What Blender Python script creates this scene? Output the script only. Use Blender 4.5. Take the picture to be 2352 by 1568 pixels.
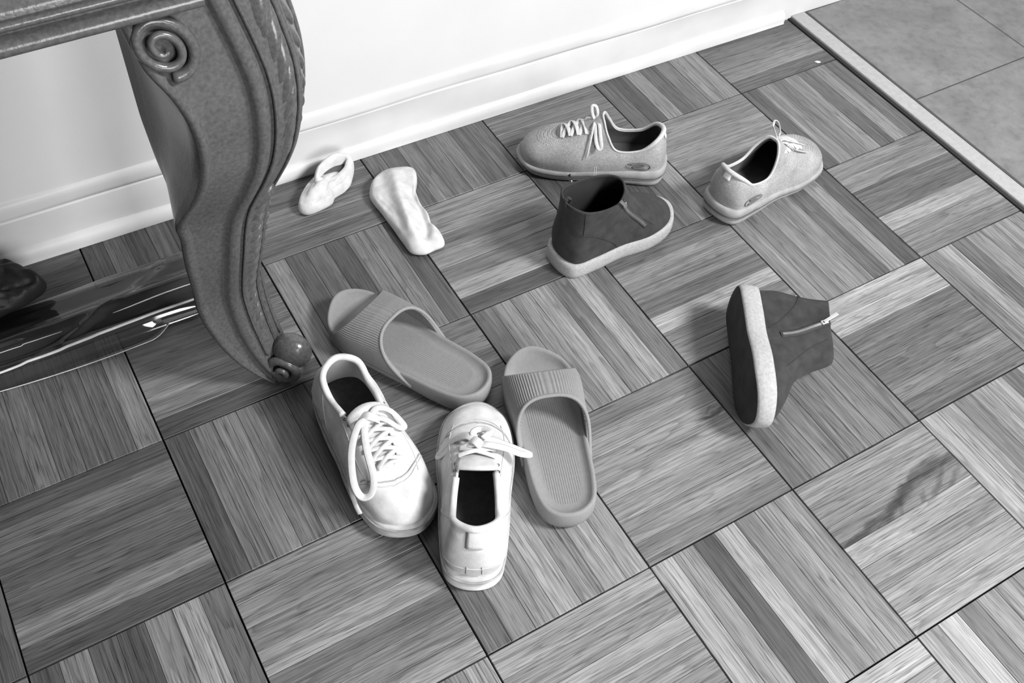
import bpy, bmesh, math, random
import numpy as np
from mathutils import Matrix, Vector

for o in list(bpy.data.objects):
    bpy.data.objects.remove(o)
scene = bpy.context.scene
C = scene.collection
random.seed(4)

# ------------------------------------------------------------------ camera
BL = 0.2286                                   # side of one parquet block (9 inches)
cam_d = bpy.data.cameras.new('camera')
cam = bpy.data.objects.new('camera', cam_d)
C.objects.link(cam)
right = Vector((0.86299583, -0.50275956, 0.04970938))
down = Vector((-0.36737798, -0.69204787, -0.62137201))
fwd = Vector((0.34680198, 0.51797932, -0.78193721))
m = Matrix.Identity(4)
for r in range(3):
    m[r][0] = right[r]; m[r][1] = -down[r]; m[r][2] = -fwd[r]
m.translation = Vector((-0.70392, -1.05317, 1.13574))
cam.matrix_world = m
cam_d.sensor_width = 36.0
cam_d.lens = 2326.0 / 2352.0 * 36.0
cam_d.clip_start = 0.05
scene.camera = cam

# ------------------------------------------------------------------ world, lights, exposure
world = bpy.data.worlds.new('world')
scene.world = world
world.use_nodes = True
bgn = world.node_tree.nodes['Background']
bgn.inputs[0].default_value = (1, 1, 1, 1)
bgn.inputs[1].default_value = 0.09

def area(name, loc, target, sx, sy, power):
    d = bpy.data.lights.new(name, 'AREA')
    d.shape = 'RECTANGLE'; d.size = sx; d.size_y = sy; d.energy = power
    o = bpy.data.objects.new(name, d)
    C.objects.link(o)
    o.location = loc
    o.rotation_euler = (Vector(target) - Vector(loc)).to_track_quat('-Z', 'Y').to_euler()
    return o
area('ceiling_lamp_light', (0.95, -1.60, 1.95), (0.2, -0.6, 0.0), 0.50, 0.50, 68)
area('window_daylight', (-0.15, -2.45, 1.00), (-0.25, 0.1, 0.10), 0.9, 1.0, 33)

vs = scene.view_settings
vs.view_transform = 'Standard'; vs.look = 'None'; vs.gamma = 1.0; vs.use_curve_mapping = False
vs.exposure = 0.48

# ------------------------------------------------------------------ material helpers
def nt(mat):
    mat.use_nodes = True
    t = mat.node_tree
    t.nodes.clear()
    out = t.nodes.new('ShaderNodeOutputMaterial')
    b = t.nodes.new('ShaderNodeBsdfPrincipled')
    t.links.new(b.outputs[0], out.inputs[0])
    return t, b, out

def grey(v):
    return (v, v, v, 1)

def ramp(t, stops, interp='LINEAR'):
    r = t.nodes.new('ShaderNodeValToRGB')
    r.color_ramp.interpolation = interp
    el = r.color_ramp.elements
    el[0].position, el[0].color = stops[0][0], grey(stops[0][1])
    el[1].position, el[1].color = stops[-1][0], grey(stops[-1][1])
    for p, v in stops[1:-1]:
        e = el.new(p); e.color = grey(v)
    return r

def mat_basic(name, v, rough=0.6, var=0.12, scale=40, bump=0.15, bscale=350, spec=0.35, coat=0.0, sheen=0.0, metal=0.0, detail=5):
    """plain grey surface with a little colour mottling and fine relief"""
    mt = bpy.data.materials.new(name)
    t, b, out = nt(mt)
    N, L = t.nodes, t.links
    tc = N.new('ShaderNodeTexCoord')
    n1 = N.new('ShaderNodeTexNoise'); n1.inputs['Scale'].default_value = scale; n1.inputs['Detail'].default_value = detail
    L.new(tc.outputs['Object'], n1.inputs['Vector'])
    r = ramp(t, [(0.3, max(0, v * (1 - var))), (0.7, min(1, v * (1 + var)))])
    L.new(n1.outputs['Fac'], r.inputs[0]); L.new(r.outputs[0], b.inputs['Base Color'])
    b.inputs['Roughness'].default_value = rough
    b.inputs['Specular IOR Level'].default_value = spec
    b.inputs['Metallic'].default_value = metal
    b.inputs['Coat Weight'].default_value = coat
    b.inputs['Sheen Weight'].default_value = sheen
    if bump:
        n2 = N.new('ShaderNodeTexNoise'); n2.inputs['Scale'].default_value = bscale; n2.inputs['Detail'].default_value = 3
        L.new(tc.outputs['Object'], n2.inputs['Vector'])
        bp = N.new('ShaderNodeBump'); bp.inputs['Strength'].default_value = bump; bp.inputs['Distance'].default_value = 0.002
        L.new(n2.outputs['Fac'], bp.inputs['Height']); L.new(bp.outputs[0], b.inputs['Normal'])
    return mt

def mat_wood(name='parquet_oak', swirl=0.0, marks=()):
    """oak: tone from the strip itself (object colour), growth rings, fibre streaks and pores along local x"""
    mt = bpy.data.materials.new(name)
    t, b, out = nt(mt)
    N, L = t.nodes, t.links
    def math_(op, a, bb=None):
        n = N.new('ShaderNodeMath'); n.operation = op
        for i, s in enumerate((a, bb)):
            if s is None: continue
            if isinstance(s, (int, float)): n.inputs[i].default_value = s
            else: L.new(s, n.inputs[i])
        return n.outputs[0]
    tc = N.new('ShaderNodeTexCoord')
    oi = N.new('ShaderNodeObjectInfo')
    comb = N.new('ShaderNodeCombineXYZ')
    rnd = oi.outputs['Random']
    L.new(math_('MULTIPLY', rnd, 37.0), comb.inputs[0]); L.new(math_('MULTIPLY', rnd, 91.0), comb.inputs[1]); L.new(math_('MULTIPLY', rnd, 53.0), comb.inputs[2])
    add = N.new('ShaderNodeVectorMath'); add.operation = 'ADD'
    L.new(tc.outputs['Object'], add.inputs[0]); L.new(comb.outputs[0], add.inputs[1])
    # rings: stretched distorted bands
    mp = N.new('ShaderNodeMapping'); mp.inputs['Scale'].default_value = (1.6, 26, 26)
    L.new(add.outputs[0], mp.inputs[0])
    n1 = N.new('ShaderNodeTexNoise'); n1.inputs['Scale'].default_value = 1.0; n1.inputs['Detail'].default_value = 2; n1.inputs['Distortion'].default_value = 0.35 + 2.5 * swirl
    L.new(mp.outputs[0], n1.inputs['Vector'])
    rings = math_('FRACT', math_('MULTIPLY', n1.outputs['Fac'], 11.0 if not swirl else 7.0))
    r1 = ramp(t, [(0.0, 1.0), (0.60, 0.97), (0.86, 0.80), (0.95, 0.66), (1.0, 1.0)])
    L.new(rings, r1.inputs[0])
    # fibre streaks
    mp2 = N.new('ShaderNodeMapping'); mp2.inputs['Scale'].default_value = (6, 480, 480)
    L.new(add.outputs[0], mp2.inputs[0])
    n2 = N.new('ShaderNodeTexNoise'); n2.inputs['Scale'].default_value = 1.0; n2.inputs['Detail'].default_value = 4; n2.inputs['Roughness'].default_value = 0.65
    L.new(mp2.outputs[0], n2.inputs['Vector'])
    r2 = ramp(t, [(0.28, 0.30), (0.42, 0.78), (0.56, 1.06), (0.78, 1.45)])
    L.new(n2.outputs['Fac'], r2.inputs[0])
    # broad tone drift
    mp3 = N.new('ShaderNodeMapping'); mp3.inputs['Scale'].default_value = (6, 60, 60)
    L.new(add.outputs[0], mp3.inputs[0])
    n3 = N.new('ShaderNodeTexNoise'); n3.inputs['Scale'].default_value = 1.0; n3.inputs['Detail'].default_value = 3
    L.new(mp3.outputs[0], n3.inputs['Vector'])
    r3 = ramp(t, [(0.25, 0.72), (0.75, 1.22)])
    L.new(n3.outputs['Fac'], r3.inputs[0])
    tone = math_('MULTIPLY', math_('MULTIPLY', r1.outputs[0], r2.outputs[0]), r3.outputs[0])
    # open pores: short dark dashes
    mp5 = N.new('ShaderNodeMapping'); mp5.inputs['Scale'].default_value = (32, 1150, 1150)
    L.new(add.outputs[0], mp5.inputs[0])
    n5 = N.new('ShaderNodeTexNoise'); n5.inputs['Scale'].default_value = 1.0; n5.inputs['Detail'].default_value = 1
    L.new(mp5.outputs[0], n5.inputs['Vector'])
    r5 = ramp(t, [(0.31, 0.40), (0.42, 1.0)])
    L.new(n5.outputs['Fac'], r5.inputs[0])
    tone = math_('MULTIPLY', tone, r5.outputs[0])
    # figure or stains with a place of their own in the board (x, y, angle, half length, half width, strength)
    for (mx_, my_, ang_, hl, hw, st_) in marks:
        g = N.new('ShaderNodeNewGeometry')
        nz = N.new('ShaderNodeTexNoise'); nz.inputs['Scale'].default_value = 45; nz.inputs['Detail'].default_value = 3
        L.new(g.outputs['Position'], nz.inputs['Vector'])
        sub = N.new('ShaderNodeVectorMath'); sub.operation = 'MULTIPLY_ADD'
        L.new(nz.outputs['Color'], sub.inputs[0]); sub.inputs[1].default_value = (0.016, 0.016, 0); sub.inputs[2].default_value = (-0.008 - mx_, -0.008 - my_, 0)
        ad = N.new('ShaderNodeVectorMath'); ad.operation = 'ADD'
        L.new(g.outputs['Position'], ad.inputs[0]); L.new(sub.outputs[0], ad.inputs[1])
        mpm = N.new('ShaderNodeMapping'); mpm.vector_type = 'TEXTURE'
        mpm.inputs['Rotation'].default_value = (0, 0, ang_); mpm.inputs['Scale'].default_value = (hl, hw, 1)
        L.new(ad.outputs[0], mpm.inputs[0])
        ln = N.new('ShaderNodeVectorMath'); ln.operation = 'LENGTH'
        fl = N.new('ShaderNodeVectorMath'); fl.operation = 'MULTIPLY'; fl.inputs[1].default_value = (1, 1, 0)
        L.new(mpm.outputs[0], fl.inputs[0]); L.new(fl.outputs[0], ln.inputs[0])
        rm = ramp(t, [(0.0, st_), (0.55, st_ * 0.6 + 0.4), (1.0, 1.0)])
        L.new(ln.outputs['Value'], rm.inputs[0])
        tone = math_('MULTIPLY', tone, rm.outputs[0])
    mix = N.new('ShaderNodeVectorMath'); mix.operation = 'SCALE'
    L.new(oi.outputs['Color'], mix.inputs[0]); L.new(tone, mix.inputs['Scale'])
    L.new(mix.outputs[0], b.inputs['Base Color'])
    b.inputs['Roughness'].default_value = 0.42
    b.inputs['Specular IOR Level'].default_value = 0.45
    bp = N.new('ShaderNodeBump'); bp.inputs['Strength'].default_value = 0.12; bp.inputs['Distance'].default_value = 0.0006
    L.new(n2.outputs['Fac'], bp.inputs['Height']); L.new(bp.outputs[0], b.inputs['Normal'])
    return mt

def mat_film(name, v=0.25, base=0.12, rough=0.06):
    """clear film: see-through with mirror-like sheen and a little haze"""
    mt = bpy.data.materials.new(name)
    t, b, out = nt(mt)
    N, L = t.nodes, t.links
    b.inputs['Base Color'].default_value = grey(v)
    b.inputs['Roughness'].default_value = 0.5
    gl = N.new('ShaderNodeBsdfGlossy'); gl.inputs['Roughness'].default_value = rough; gl.inputs[0].default_value = grey(0.95)
    tr = N.new('ShaderNodeBsdfTransparent'); tr.inputs[0].default_value = grey(0.85)
    fr = N.new('ShaderNodeFresnel'); fr.inputs[0].default_value = 1.55
    mth = N.new('ShaderNodeMath'); mth.operation = 'MULTIPLY_ADD'; mth.use_clamp = True
    mth.inputs[1].default_value = 1.4; mth.inputs[2].default_value = base
    L.new(fr.outputs[0], mth.inputs[0])
    hz = N.new('ShaderNodeMixShader'); hz.inputs[0].default_value = 0.09
    L.new(tr.outputs[0], hz.inputs[1]); L.new(b.outputs[0], hz.inputs[2])
    mx = N.new('ShaderNodeMixShader')
    L.new(mth.outputs[0], mx.inputs[0]); L.new(hz.outputs[0], mx.inputs[1]); L.new(gl.outputs[0], mx.inputs[2])
    L.new(mx.outputs[0], out.inputs[0])
    return mt

def mat_knit(name, v):
    """knitted fabric: fine rows of ribs and speckle"""
    mt = bpy.data.materials.new(name)
    t, b, out = nt(mt)
    N, L = t.nodes, t.links
    tc = N.new('ShaderNodeTexCoord')
    mp = N.new('ShaderNodeMapping'); mp.inputs['Scale'].default_value = (1, 0.6, 1); mp.inputs['Rotation'].default_value = (0, 0.25, 0.1)
    L.new(tc.outputs['Object'], mp.inputs[0])
    w = N.new('ShaderNodeTexWave'); w.bands_direction = 'Z'; w.inputs['Scale'].default_value = 190; w.inputs['Distortion'].default_value = 2.0; w.inputs['Detail'].default_value = 2; w.inputs['Detail Scale'].default_value = 4
    L.new(mp.outputs[0], w.inputs['Vector'])
    n = N.new('ShaderNodeTexNoise'); n.inputs['Scale'].default_value = 500; n.inputs['Detail'].default_value = 2
    L.new(tc.outputs['Object'], n.inputs['Vector'])
    n2 = N.new('ShaderNodeTexNoise'); n2.inputs['Scale'].default_value = 25; n2.inputs['Detail'].default_value = 4
    L.new(tc.outputs['Object'], n2.inputs['Vector'])
    r1 = ramp(t, [(0.2, v * 0.80), (0.8, v * 1.10)]); L.new(w.outputs['Fac'], r1.inputs[0])
    r2 = ramp(t, [(0.3, 0.75), (0.7, 1.15)]); L.new(n.outputs['Fac'], r2.inputs[0])
    r3 = ramp(t, [(0.3, 0.78), (0.65, 1.1)]); L.new(n2.outputs['Fac'], r3.inputs[0])
    m1 = N.new('ShaderNodeMix'); m1.data_type = 'RGBA'; m1.blend_type = 'MULTIPLY'; m1.inputs[0].default_value = 1
    L.new(r1.outputs[0], m1.inputs[6]); L.new(r2.outputs[0], m1.inputs[7])
    m2 = N.new('ShaderNodeMix'); m2.data_type = 'RGBA'; m2.blend_type = 'MULTIPLY'; m2.inputs[0].default_value = 1
    L.new(m1.outputs[2], m2.inputs[6]); L.new(r3.outputs[0], m2.inputs[7])
    L.new(m2.outputs[2], b.inputs['Base Color'])
    b.inputs['Roughness'].default_value = 0.9; b.inputs['Specular IOR Level'].default_value = 0.1
    bp = N.new('ShaderNodeBump'); bp.inputs['Strength'].default_value = 0.35; bp.inputs['Distance'].default_value = 0.0006
    L.new(w.outputs['Fac'], bp.inputs['Height']); L.new(bp.outputs[0], b.inputs['Normal'])
    return mt

def mat_tile(name):
    mt = bpy.data.materials.new(name)
    t, b, out = nt(mt)
    N, L = t.nodes, t.links
    g = N.new('ShaderNodeNewGeometry')
    n1 = N.new('ShaderNodeTexNoise'); n1.inputs['Scale'].default_value = 11; n1.inputs['Detail'].default_value = 7; n1.inputs['Roughness'].default_value = 0.65
    n2 = N.new('ShaderNodeTexNoise'); n2.inputs['Scale'].default_value = 75; n2.inputs['Detail'].default_value = 3
    for n in (n1, n2): L.new(g.outputs['Position'], n.inputs['Vector'])
    r1 = ramp(t, [(0.3, 0.120), (0.7, 0.190)]); L.new(n1.outputs['Fac'], r1.inputs[0])
    r2 = ramp(t, [(0.3, 0.82), (0.5, 1.0), (0.75, 1.08)]); L.new(n2.outputs['Fac'], r2.inputs[0])
    m1 = N.new('ShaderNodeMix'); m1.data_type = 'RGBA'; m1.blend_type = 'MULTIPLY'; m1.inputs[0].default_value = 1
    L.new(r1.outputs[0], m1.inputs[6]); L.new(r2.outputs[0], m1.inputs[7]); L.new(m1.outputs[2], b.inputs['Base Color'])
    b.inputs['Roughness'].default_value = 0.55
    return mt

M = {}
M['wood'] = mat_wood()
M['wood_swirl'] = mat_wood('parquet_oak_figured', 0.0, [
    (0.205, -0.750, 0.10, 0.050, 0.0090, 0.32), (0.165, -0.750, 0.25, 0.055, 0.0120, 0.30), (0.120, -0.763, 0.40, 0.055, 0.0110, 0.28),
    (0.060, -0.777, 0.15, 0.080, 0.0095, 0.25), (0.015, -0.780, 0.05, 0.045, 0.0080, 0.35), (0.178, -0.772, 0.55, 0.050, 0.0055, 0.50), (0.205, -0.776, 0.45, 0.045, 0.0050, 0.55),
    (0.140, -0.785, 0.90, 0.024, 0.0050, 0.55), (0.108, -0.776, 1.00, 0.020, 0.0045, 0.60)])
M['wood_stain'] = mat_wood('parquet_oak_stained', 0.0, [(-0.034, -0.5405, -0.12, 0.026, 0.0045, 0.25), (-0.010, -0.5380, 0.10, 0.020, 0.0050, 0.30), (-0.020, -0.5300, 0.15, 0.016, 0.0030, 0.45)])
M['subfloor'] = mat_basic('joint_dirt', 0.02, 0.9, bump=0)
M['tile'] = mat_tile('ceramic_tile')
M['grout'] = mat_basic('grout', 0.06, 0.9)
M['stone'] = mat_basic('threshold_stone', 0.33, 0.45, var=0.08, scale=120, bump=0.05)
M['wall'] = mat_basic('wall_paint', 0.60, 0.75, var=0.03, scale=6, bump=0.06, bscale=160)
M['board'] = mat_basic('baseboard_paint', 0.58, 0.38, var=0.05, scale=14, bump=0.10, bscale=45)
M['table'] = mat_basic('table_wood', 0.078, 0.25, var=0.24, scale=240, bump=0.12, bscale=240, spec=0.5)
M['slide'] = mat_basic('slide_foam', 0.225, 0.8, var=0.05, scale=200, bump=0.10, bscale=900, spec=0.2)
M['white_leather'] = mat_basic('white_leather', 0.56, 0.5, var=0.15, scale=60, bump=0.10, bscale=260)
M['white_lace'] = mat_basic('white_lace', 0.62, 0.85, var=0.06, scale=200, bump=0.3, bscale=1500)
M['white_rubber'] = mat_basic('white_rubber', 0.48, 0.6, var=0.22, scale=55, bump=0.06)
M['grey_rubber'] = mat_basic('scuffed_rubber', 0.34, 0.7, var=0.25, scale=60, bump=0.1)
M['lining_light'] = mat_basic('pale_lining', 0.55, 0.9, var=0.08, bump=0.2, bscale=700)
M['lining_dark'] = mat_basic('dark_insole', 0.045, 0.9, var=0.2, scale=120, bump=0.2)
M['dirt'] = mat_basic('dark_marks', 0.03, 0.9)
M['knit'] = mat_knit('grey_knit', 0.355)
M['knit_band'] = mat_basic('knit_binding', 0.46, 0.9, var=0.1, scale=300, bump=0.3, bscale=1200)
M['grey_lace'] = mat_basic('grey_lace', 0.52, 0.9, var=0.1, scale=300, bump=0.3, bscale=1500)
M['knit_sole'] = mat_basic('foam_midsole', 0.29, 0.75, var=0.16, scale=60, bump=0.1)
M['knit_inside'] = mat_basic('shoe_lining', 0.10, 0.9, var=0.2)
M['emblem'] = mat_basic('emblem_print', 0.12, 0.6, var=0.05, bump=0)
M['suede'] = mat_basic('dark_suede', 0.037, 0.95, var=0.22, scale=70, bump=0.35, bscale=900, spec=0.1, sheen=0.05)
M['suede_seam'] = mat_basic('suede_stitching', 0.03, 0.9)
M['boot_sole'] = mat_basic('boot_rubber', 0.33, 0.75, var=0.14, scale=260, bump=0.1)
M['boot_bottom'] = mat_basic('boot_tread', 0.03, 0.85, var=0.3)
M['boot_inside'] = mat_basic('boot_lining', 0.02, 0.95)
M['metal'] = mat_basic('zip_metal', 0.75, 0.25, metal=1.0, bump=0)
M['zip_tape'] = mat_basic('zip_tape', 0.035, 0.9)
M['sock'] = mat_basic('sock_cotton', 0.55, 0.95, var=0.14, scale=60, bump=0.45, bscale=800, spec=0.05)
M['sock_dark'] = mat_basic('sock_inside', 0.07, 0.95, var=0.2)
M['film'] = mat_film('clear_plastic', 0.07, 0.0, 0.06)
M['film_thin'] = mat_film('clear_plastic_flap', 0.14, 0.0, 0.05)
M['film_glint'] = mat_basic('plastic_glint', 0.60, 0.2, var=0.15, scale=60, bump=0.1, spec=0.8)  # pale colour painted in for the highlight lines on the film
M['pack_core'] = mat_basic('wrapped_board', 0.05, 0.6, var=0.3, scale=20)
M['black_bag'] = mat_basic('black_fabric', 0.012, 0.55, var=0.3, scale=30, bump=0.2)
M['chip'] = mat_basic('paint_chip', 0.6, 0.7)

# ------------------------------------------------------------------ geometry helpers
def link(name, me, mat=None, parent=None, smooth=True):
    o = bpy.data.objects.new(name, me)
    C.objects.link(o)
    mats = mat if isinstance(mat, (list, tuple)) else [mat]
    for mm in mats:
        if mm is not None:
            me.materials.append(M[mm] if isinstance(mm, str) else mm)
    if parent is not None:
        o.parent = parent
    if smooth:
        me.shade_smooth()
    return o

def mesh_pd(name, verts, faces):
    me = bpy.data.meshes.new(name)
    me.from_pydata([tuple(map(float, v)) for v in verts], [], faces)
    me.update()
    return me

def thing(name, label, cat, loc=(0, 0, 0), rz=0.0, group=None):
    o = bpy.data.objects.new(name, None)
    o.empty_display_size = 0.05
    C.objects.link(o)
    o.location = loc; o.rotation_euler = (0, 0, rz)
    tag(o, label, cat, group)
    return o

def tag(o, label, cat, group=None):
    o['label'] = label; o['category'] = cat
    if group: o['group'] = group
    return o

def grid_faces(nr, nc, closed_c=False, closed_r=False, flip=False):
    f = []
    for i in range(nr if closed_r else nr - 1):
        for j in range(nc if closed_c else nc - 1):
            a = i * nc + j; b_ = i * nc + (j + 1) % nc
            c = ((i + 1) % nr) * nc + (j + 1) % nc; d = ((i + 1) % nr) * nc + j
            f.append((d, c, b_, a) if flip else (a, b_, c, d))
    return f

def cr(P, n, closed=False):
    """Catmull-Rom through the rows of P, n samples"""
    P = np.asarray(P, float)
    k = len(P)
    if closed:
        ts = np.linspace(0, k, n, endpoint=False)
        idx = np.floor(ts).astype(int); f = (ts - idx)
        g = lambda q: P[q % k]
        p0, p1, p2, p3 = g(idx - 1), g(idx), g(idx + 1), g(idx + 2)
    else:
        ts = np.linspace(0, k - 1, n)
        idx = np.minimum(np.floor(ts).astype(int), k - 2); f = ts - idx
        E = np.concatenate([[2 * P[0] - P[1]], P, [2 * P[-1] - P[-2]]])
        p0, p1, p2, p3 = E[idx], E[idx + 1], E[idx + 2], E[idx + 3]
    sh = (len(f),) + (1,) * (P.ndim - 1)
    f = f.reshape(sh)
    return 0.5 * (2 * p1 + (p2 - p0) * f + (2 * p0 - 5 * p1 + 4 * p2 - p3) * f ** 2 + (3 * p1 - p0 - 3 * p2 + p3) * f ** 3)

class Loft:
    """rings of control points (K, M, 3), closed around, open along"""
    def __init__(self, rings, nu=96, nv=28):
        R = np.asarray(rings, float)
        A = np.stack([cr(r, nu, True) for r in R])      # K, nu, 3
        self.G = cr(A, nv)                              # nv, nu, 3
        self.nu, self.nv = nu, nv
    def mesh(self, name, flip=False):
        return mesh_pd(name, self.G.reshape(-1, 3), grid_faces(self.nv, self.nu, True, False, flip))
    def at(self, u, v, off=0.0):
        """u in ring-control fraction 0..1, v 0..1"""
        x = (u % 1.0) * self.nu; y = min(max(v, 0), 1) * (self.nv - 1)
        i0 = int(x) % self.nu; i1 = (i0 + 1) % self.nu; j0 = min(int(y), self.nv - 2); j1 = j0 + 1
        fx, fy = x - int(x), y - j0
        G = self.G
        p = (G[j0, i0] * (1 - fx) + G[j0, i1] * fx) * (1 - fy) + (G[j1, i0] * (1 - fx) + G[j1, i1] * fx) * fy
        if off:
            du = G[j0, (i0 + 1) % self.nu] - G[j0, i0 - 1]; dv = G[j1, i0] - G[j0, i0]
            n = np.cross(du, dv); n /= np.linalg.norm(n) + 1e-12
            cdir = p - np.array([G[..., 0].mean(), G[..., 1].mean(), 0.03])
            if n @ cdir < 0: n = -n
            p = p + n * off
        return p

def solidify(o, th, off=-1, mo=0, rim=0):
    md = o.modifiers.new('thickness', 'SOLIDIFY')
    md.thickness = th; md.offset = off; md.use_even_offset = False
    md.material_offset = mo; md.material_offset_rim = rim
    return md

def bevel(o, w, seg=2):
    md = o.modifiers.new('edge', 'BEVEL'); md.width = w; md.segments = seg; md.limit_method = 'ANGLE'
    return md

def box_mesh(name, x0, x1, y0, y1, z0, z1):
    v = [(x, y, z) for z in (z0, z1) for y in (y0, y1) for x in (x0, x1)]
    return mesh_pd(name, v, [(0, 2, 3, 1), (4, 5, 7, 6), (0, 1, 5, 4), (2, 6, 7, 3), (0, 4, 6, 2), (1, 3, 7, 5)])

def tube_mesh(name, path, rad, seg=8, closed=False, flat=1.0, up=(0, 0, 1)):
    """round (or flattened) tube along a polyline; rad number or list"""
    P = np.asarray(path, float); n = len(P)
    rad = np.full(n, rad) if np.isscalar(rad) else np.asarray(rad, float)
    T = np.gradient(P, axis=0) if not closed else (np.roll(P, -1, 0) - np.roll(P, 1, 0))
    T /= np.linalg.norm(T, axis=1)[:, None] + 1e-12
    up = np.asarray(up, float)
    ups = np.tile(up, (n, 1)) if up.ndim == 1 else up
    S = np.cross(T, ups); sl = np.linalg.norm(S, axis=1)
    for i in range(n):
        if sl[i] < 1e-3: S[i] = S[i - 1] if i else np.array([1, 0, 0])
    S /= np.linalg.norm(S, axis=1)[:, None] + 1e-12
    U = np.cross(S, T)
    V = []
    for i in range(n):
        for k in range(seg):
            a = 2 * math.pi * k / seg
            V.append(P[i] + S[i] * math.cos(a) * rad[i] + U[i] * math.sin(a) * rad[i] * flat)
    F = grid_faces(n, seg, True, closed)
    if not closed:
        F.append(tuple(range(seg))[::-1]); F.append(tuple((n - 1) * seg + k for k in range(seg)))
    return mesh_pd(name, V, F)

def ribbon(name, ctrl, width, thick, mat, parent, n=None, up=(0, 0, 1), closed=False):
    P = cr(ctrl, n or 8 * len(ctrl), closed)
    return link(name, tube_mesh(name, P, width / 2, 8, closed, thick / width, up), mat, parent)

def sole_loft(name, outline, n, rows, parent, mats, bottom_mat=None):
    """outline: closed list (x, y); rows: list of (inset, zfunc) from bottom centre to top centre"""
    O = cr(np.asarray(outline, float), n, True)
    T = np.roll(O, -1, 0) - np.roll(O, 1, 0); T /= np.linalg.norm(T, axis=1)[:, None]
    Nn = np.stack([T[:, 1], -T[:, 0]], 1)
    c = O.mean(0)
    if ((O - c) * Nn).sum() < 0: Nn = -Nn
    V = []
    for ins, zf in rows:
        Q = O - Nn * ins
        for i, q in enumerate(Q): V.append((q[0], q[1], zf(q[0], q[1])))
    nr = len(rows)
    F = grid_faces(nr, n, True)
    # caps: ladder of rungs between the two sides
    m_ = 7
    for base, row, flip in ((0, rows[0], True), ((nr - 1) * n, rows[-1], False)):
        half_n = n // 2
        idx = []
        for i in range(half_n + 1):
            l, r = base + i, base + (n - i) % n
            if l == r or i == half_n:
                idx.append([l] * (m_ + 2) if l == r else [l] * (m_ + 2)); continue
            rung = [l]
            A, B_ = V[l], V[r]
            for k in range(1, m_ + 1):
                f = k / (m_ + 1); x = A[0] * (1 - f) + B_[0] * f; y = A[1] * (1 - f) + B_[1] * f
                V.append((x, y, row[1](x, y))); rung.append(len(V) - 1)
            rung.append(r); idx.append(rung)
        for i in range(half_n):
            for k in range(m_ + 1):
                q = []
                for w in (idx[i][k], idx[i + 1][k], idx[i + 1][k + 1], idx[i][k + 1]):
                    if w not in q: q.append(w)
                if len(q) > 2: F.append(tuple(q))
    me = mesh_pd(name, V, F)
    o = link(name, me, mats, parent)
    bm = bmesh.new(); bm.from_mesh(me); bmesh.ops.recalc_face_normals(bm, faces=bm.faces); bm.to_mesh(me); bm.free()
    if bottom_mat is not None:
        for p in me.polygons:
            if p.normal.z < -0.75: p.material_index = bottom_mat
    me.shade_smooth()
    return o

def mirror_ring(half, mir=1):
    """half ring: heel centre .. toe centre on the -y side; returns the full closed ring"""
    h = [np.array(p, float) for p in half]
    full = h + [np.array((p[0], -p[1], p[2])) for p in h[-2:0:-1]]
    return [np.array((p[0], p[1] * mir, p[2])) for p in full]

# ================================================================== THE SETTING
def structure(o):
    o['kind'] = 'structure'
    return o

WY = lambda x: 0.1455 - 0.018 * x                # front line of the baseboard's foot along the wall
floor = structure(link('floor', box_mesh('floor', -2.2, 2.2, -2.0, 0.40, -0.05, -0.0085), 'subfloor', smooth=False))

# --- parquet strips: seven to a block, blocks turned alternately
GAP = 0.0020                                    # open joint round each block
SW, SL = (BL - GAP) / 7, BL - GAP
def strip_mesh(name, length, w=SW - 0.0003, h=0.0075, ch=0.0005):
    L2, W2 = length / 2, w / 2
    v = [(-L2, -W2, -h), (L2, -W2, -h), (L2, W2, -h), (-L2, W2, -h),
         (-L2, -W2, -ch), (L2, -W2, -ch), (L2, W2, -ch), (-L2, W2, -ch),
         (-L2 + ch, -W2 + ch, 0), (L2 - ch, -W2 + ch, 0), (L2 - ch, W2 - ch, 0), (-L2 + ch, W2 - ch, 0)]
    f = [(3, 2, 1, 0), (8, 9, 10, 11)]
    for b0, t0 in ((0, 4), (4, 8)):
        for k in range(4):
            f.append((b0 + k, b0 + (k + 1) % 4, t0 + (k + 1) % 4, t0 + k))
    return mesh_pd(name, v, f)

strip_full = strip_mesh('parquet_strip', SL); strip_full.materials.append(M['wood'])
strip_stain = strip_mesh('parquet_strip_stained', SL); strip_stain.materials.append(M['wood_stain'])
strip_fig = strip_mesh('parquet_strip_figured', SL); strip_fig.materials.append(M['wood_swirl'])
cut_meshes = {}
def cut_strip(length):
    k = round(length, 3)
    if k not in cut_meshes:
        cut_meshes[k] = strip_mesh('parquet_strip_cut', k); cut_meshes[k].materials.append(M['wood'])
    return cut_meshes[k]

TONE = {  # wood tone of each strip, 0 dark .. 9 pale; blocks by column, row
 (-4, 1): '3544463', (-4, 0): '3454446', (-3, 0): '4455663', (-3, 1): '3565544', (-4, 2): '3643675',
 (-3, 2): '6667567', (-2, 2): '4667677', (-2, 1): '5545666', (-2, 0): '6343553', (-1, 0): '6656573',
 (-2, -1): '4444554', (-1, -1): '4455544', (0, -1): '4455555', (1, -1): '4364566', (2, -1): '4434564',
 (0, 0): '3344447', (1, 0): '6666555', (2, 0): '3656464', (2, 1): '5644765', (1, 1): '6566463',
 (0, 1): '4664756', (-1, 1): '4667575', (0, 2): '4555555', (1, 2): '7744454', (2, 2): '5746666',
 (-1, 2): '5666665', (-1, 3): '7637566', (0, 3): '6657667', (1, 3): '7656747', (-2, 3): '7676567',
 (-3, 3): '6656767', (0, 4): '6746656', (-1, 4): '7666665', (1, 4): '6667576', (2, 3): '6566576', (2, 4): '6656666',
 (-3, -1): '3434343', (-4, -1): '3343433', (-5, 1): '4544554', (-5, 0): '4344433', (-5, 2): '5456566', (-4, 3): '5656565'}
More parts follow.
